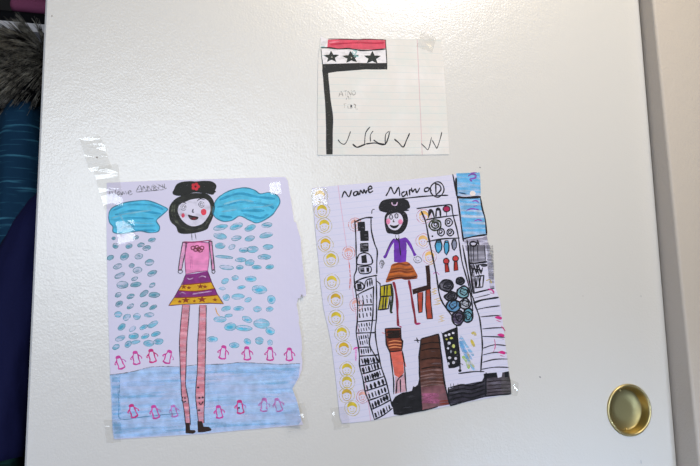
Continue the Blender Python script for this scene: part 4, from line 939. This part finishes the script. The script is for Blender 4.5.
for qs in ((([(288,180),(320,190),(300,222),(336,236)],1.4),([(280,190),(300,240)],1.2)),(([(6,150),(40,148)],1.6),),(([(20,225),(50,230)],1.6),)):
    g = Part(S3)
    for q, wd in qs: g.line(z(q), wd, crayon('9cc9c6', .55, 0, 3, 300), 8)
    g.build('teal_smudge', d3)
g = Part(S3)
pl, pr = [(322.4,70),(323,76),(325,100),(326,118),(326.2,135),(326.4,154.6)], [(327.6,70),(328.2,80),(330.2,100),(332.6,118),(332.2,135),(332.2,154.6)]
g.fill(pl + pr[::-1], ink('22231f', .95), 2, False); g.line(pl, .8, K2, 3); g.line(pr, .8, K2, 3)
g.build('flag_pole', d3)
z8b = zoomed(325, 80, 5.83); z4b = zoomed(300, 20, 3.106); g = Part(S3)
for q, wd in (([(75,348),(88,366),(112,375),(130,350),(148,300)],.9),([(160,374),(176,388),(192,392),(236,374)],1.4),([(230,374),(236,310),(262,274)],1.0),([(264,360),(264,322),(280,298)],.9),([(236,374),(290,368),(350,375),(378,298)],1.2),([(282,350),(310,368),(350,377)],1.2),([(350,375),(352,320),(372,300)],.9)): g.line(z8b(q), wd, K if wd > 1 else K2, 4)
for q, wd in (([(292,370),(306,382),(320,395),(330,374),(340,352)],1.2),([(376,384),(388,396),(398,402),(408,364)],.8),([(410,374),(420,392),(425,398),(434,372),(440,348)],.9)): g.line(z4b(q), wd, K if wd > 1 else K2, 4)
g.build('grass_marks', d3)
g = Part(S3); PT = crayon('a09b95', .5, 20, 2, 500); PT2 = crayon('9aa', .6) if False else PT
for q in ([(80,98),(92,66),(104,96)],[(86,86),(100,84)],[(108,66),(128,62)],[(118,64),(120,92)],[(132,92),(134,66),(150,90),(152,62)],[(160,68),(172,64),(176,82),(162,88),(160,68)],[(122,116),(132,96),(140,114)],[(148,96),(150,114)],[(106,142),(124,138)],[(114,140),(112,164)],[(130,144),(144,142)],[(132,144),(134,166),(146,164)],[(150,142),(148,168),(160,160)],[(166,140),(178,150),(170,162)],[(176,142),(178,170),(192,170)]): g.line(z8b(q), .75, PT, 4)
g.ell(325 + 152/5.83, 80 + 154/5.83, .9, 1.4, 0, K2, 4)
g.build('pencil_writing', d3)

# ------------------------------------------------------------------ sticky tape
TP = bpy.data.materials.new('clear_tape'); TP.use_nodes = True; N = TP.node_tree.nodes; L = TP.node_tree.links
b = N['Principled BSDF']; b.inputs['Base Color'].default_value = srgb('d9d6cc'); b.inputs['Roughness'].default_value = .06
gl = N.new('ShaderNodeBsdfGlossy'); gl.inputs['Roughness'].default_value = .07; tr = N.new('ShaderNodeBsdfTransparent'); tr.inputs[0].default_value = (.998, .997, .993, 1)
df = N.new('ShaderNodeBsdfDiffuse'); df.inputs[0].default_value = srgb('d6d3c8')
m1 = N.new('ShaderNodeMixShader'); m1.inputs[0].default_value = .065; m2 = N.new('ShaderNodeMixShader'); m2.inputs[0].default_value = .05
L.new(tr.outputs[0], m1.inputs[1]); L.new(gl.outputs[0], m1.inputs[2]); L.new(m1.outputs[0], m2.inputs[1]); L.new(df.outputs[0], m2.inputs[2])
L.new(m2.outputs[0], N['Material Output'].inputs['Surface'])
def tape(quad, label, nu, nv, amp, seed, base=.0012, flat=None, tilt=(0, 0)):
    """wrinkled strip between four pixel corners (TL, TR, BR, BL)"""
    rq = random.Random(seed); v = []; f = []
    for j in range(nv + 1):
        for i in range(nu + 1):
            a, c = i / nu, j / nv
            if 0 < i < nu: a += rq.uniform(-.35, .35) / nu
            if 0 < j < nv: c += rq.uniform(-.35, .35) / nv
            x = (quad[0][0]*(1-a) + quad[1][0]*a)*(1-c) + (quad[3][0]*(1-a) + quad[2][0]*a)*c
            y = (quad[0][1]*(1-a) + quad[1][1]*a)*(1-c) + (quad[3][1]*(1-a) + quad[2][1]*a)*c
            if i in (0, nu): x += rq.uniform(-.7, .7)
            p = P(x, y); dpt = base + abs(rq.gauss(0, amp)) + (tilt[0]*a + tilt[1]*c)
            if flat and flat(x, y): dpt = base + tilt[0]*a + tilt[1]*c
            v.append((p.x, -dpt, p.z))
    for j in range(nv):
        for i in range(nu):
            k = j*(nu+1) + i; f.append((k, k+1, k+nu+2, k+nu+1))
    c = P(sum(q[0] for q in quad)/4, sum(q[1] for q in quad)/4); c.y = -base
    o = obj('sticky_tape', v, f, TP, None, origin=c); tag(o, label, 'tape', 'pieces of clear tape on the door')
    return o
tape([(79,139),(101,136),(112,170),(90,172)], 'crumpled clear tape on bare door left of the cloud drawing, topmost piece', 2, 9, .0010, 4, .0006)
tape([(93,168),(118,164),(124,206),(104,210)], 'crumpled clear tape over the top left corner of the cloud drawing', 2, 10, .0010, 9, .0012)
tape([(116,222),(134,220),(136,240),(118,245)], 'small shiny tape over the left blue cloud', 3, 4, .0004, 14, .0012)
tape([(269,183),(280,182),(281,194),(270,195)], 'small shiny tape beside the right blue cloud near the paper corner', 2, 2, .00002, 19, .0020)
tape([(311,189),(328,187.5),(329,204.5),(312.5,206)], 'bright square of tape over the topmost yellow stamp', 3, 3, .00004, 23, .0012)
tape([(421,33),(437,38),(432,53),(416,47)], 'faint clear tape on the top right corner of the flag drawing', 4, 4, .0002, 31, .0010)
tape([(282,407),(303,402),(309,428),(288,432)], 'clear tape over the bottom right corner of the cloud drawing', 5, 5, .0003, 37, .0048)
tape([(330,408),(346,406),(350,427),(334,430)], 'clear tape over the bottom left corner of the lined paper', 5, 5, .0004, 41, .0012)
tape([(502,376),(519,383),(516,396),(500,392)], 'smudged clear tape at the bottom right corner of the lined paper', 4, 4, .0002, 43, .0012)
tape([(104,420),(120,419),(121,442),(106,443)], 'clear tape over the bottom left corner of the cloud drawing', 4, 5, .0003, 47, .0012)


for o_ in list(bpy.data.objects):
    if '_o' in o_: del o_['_o']
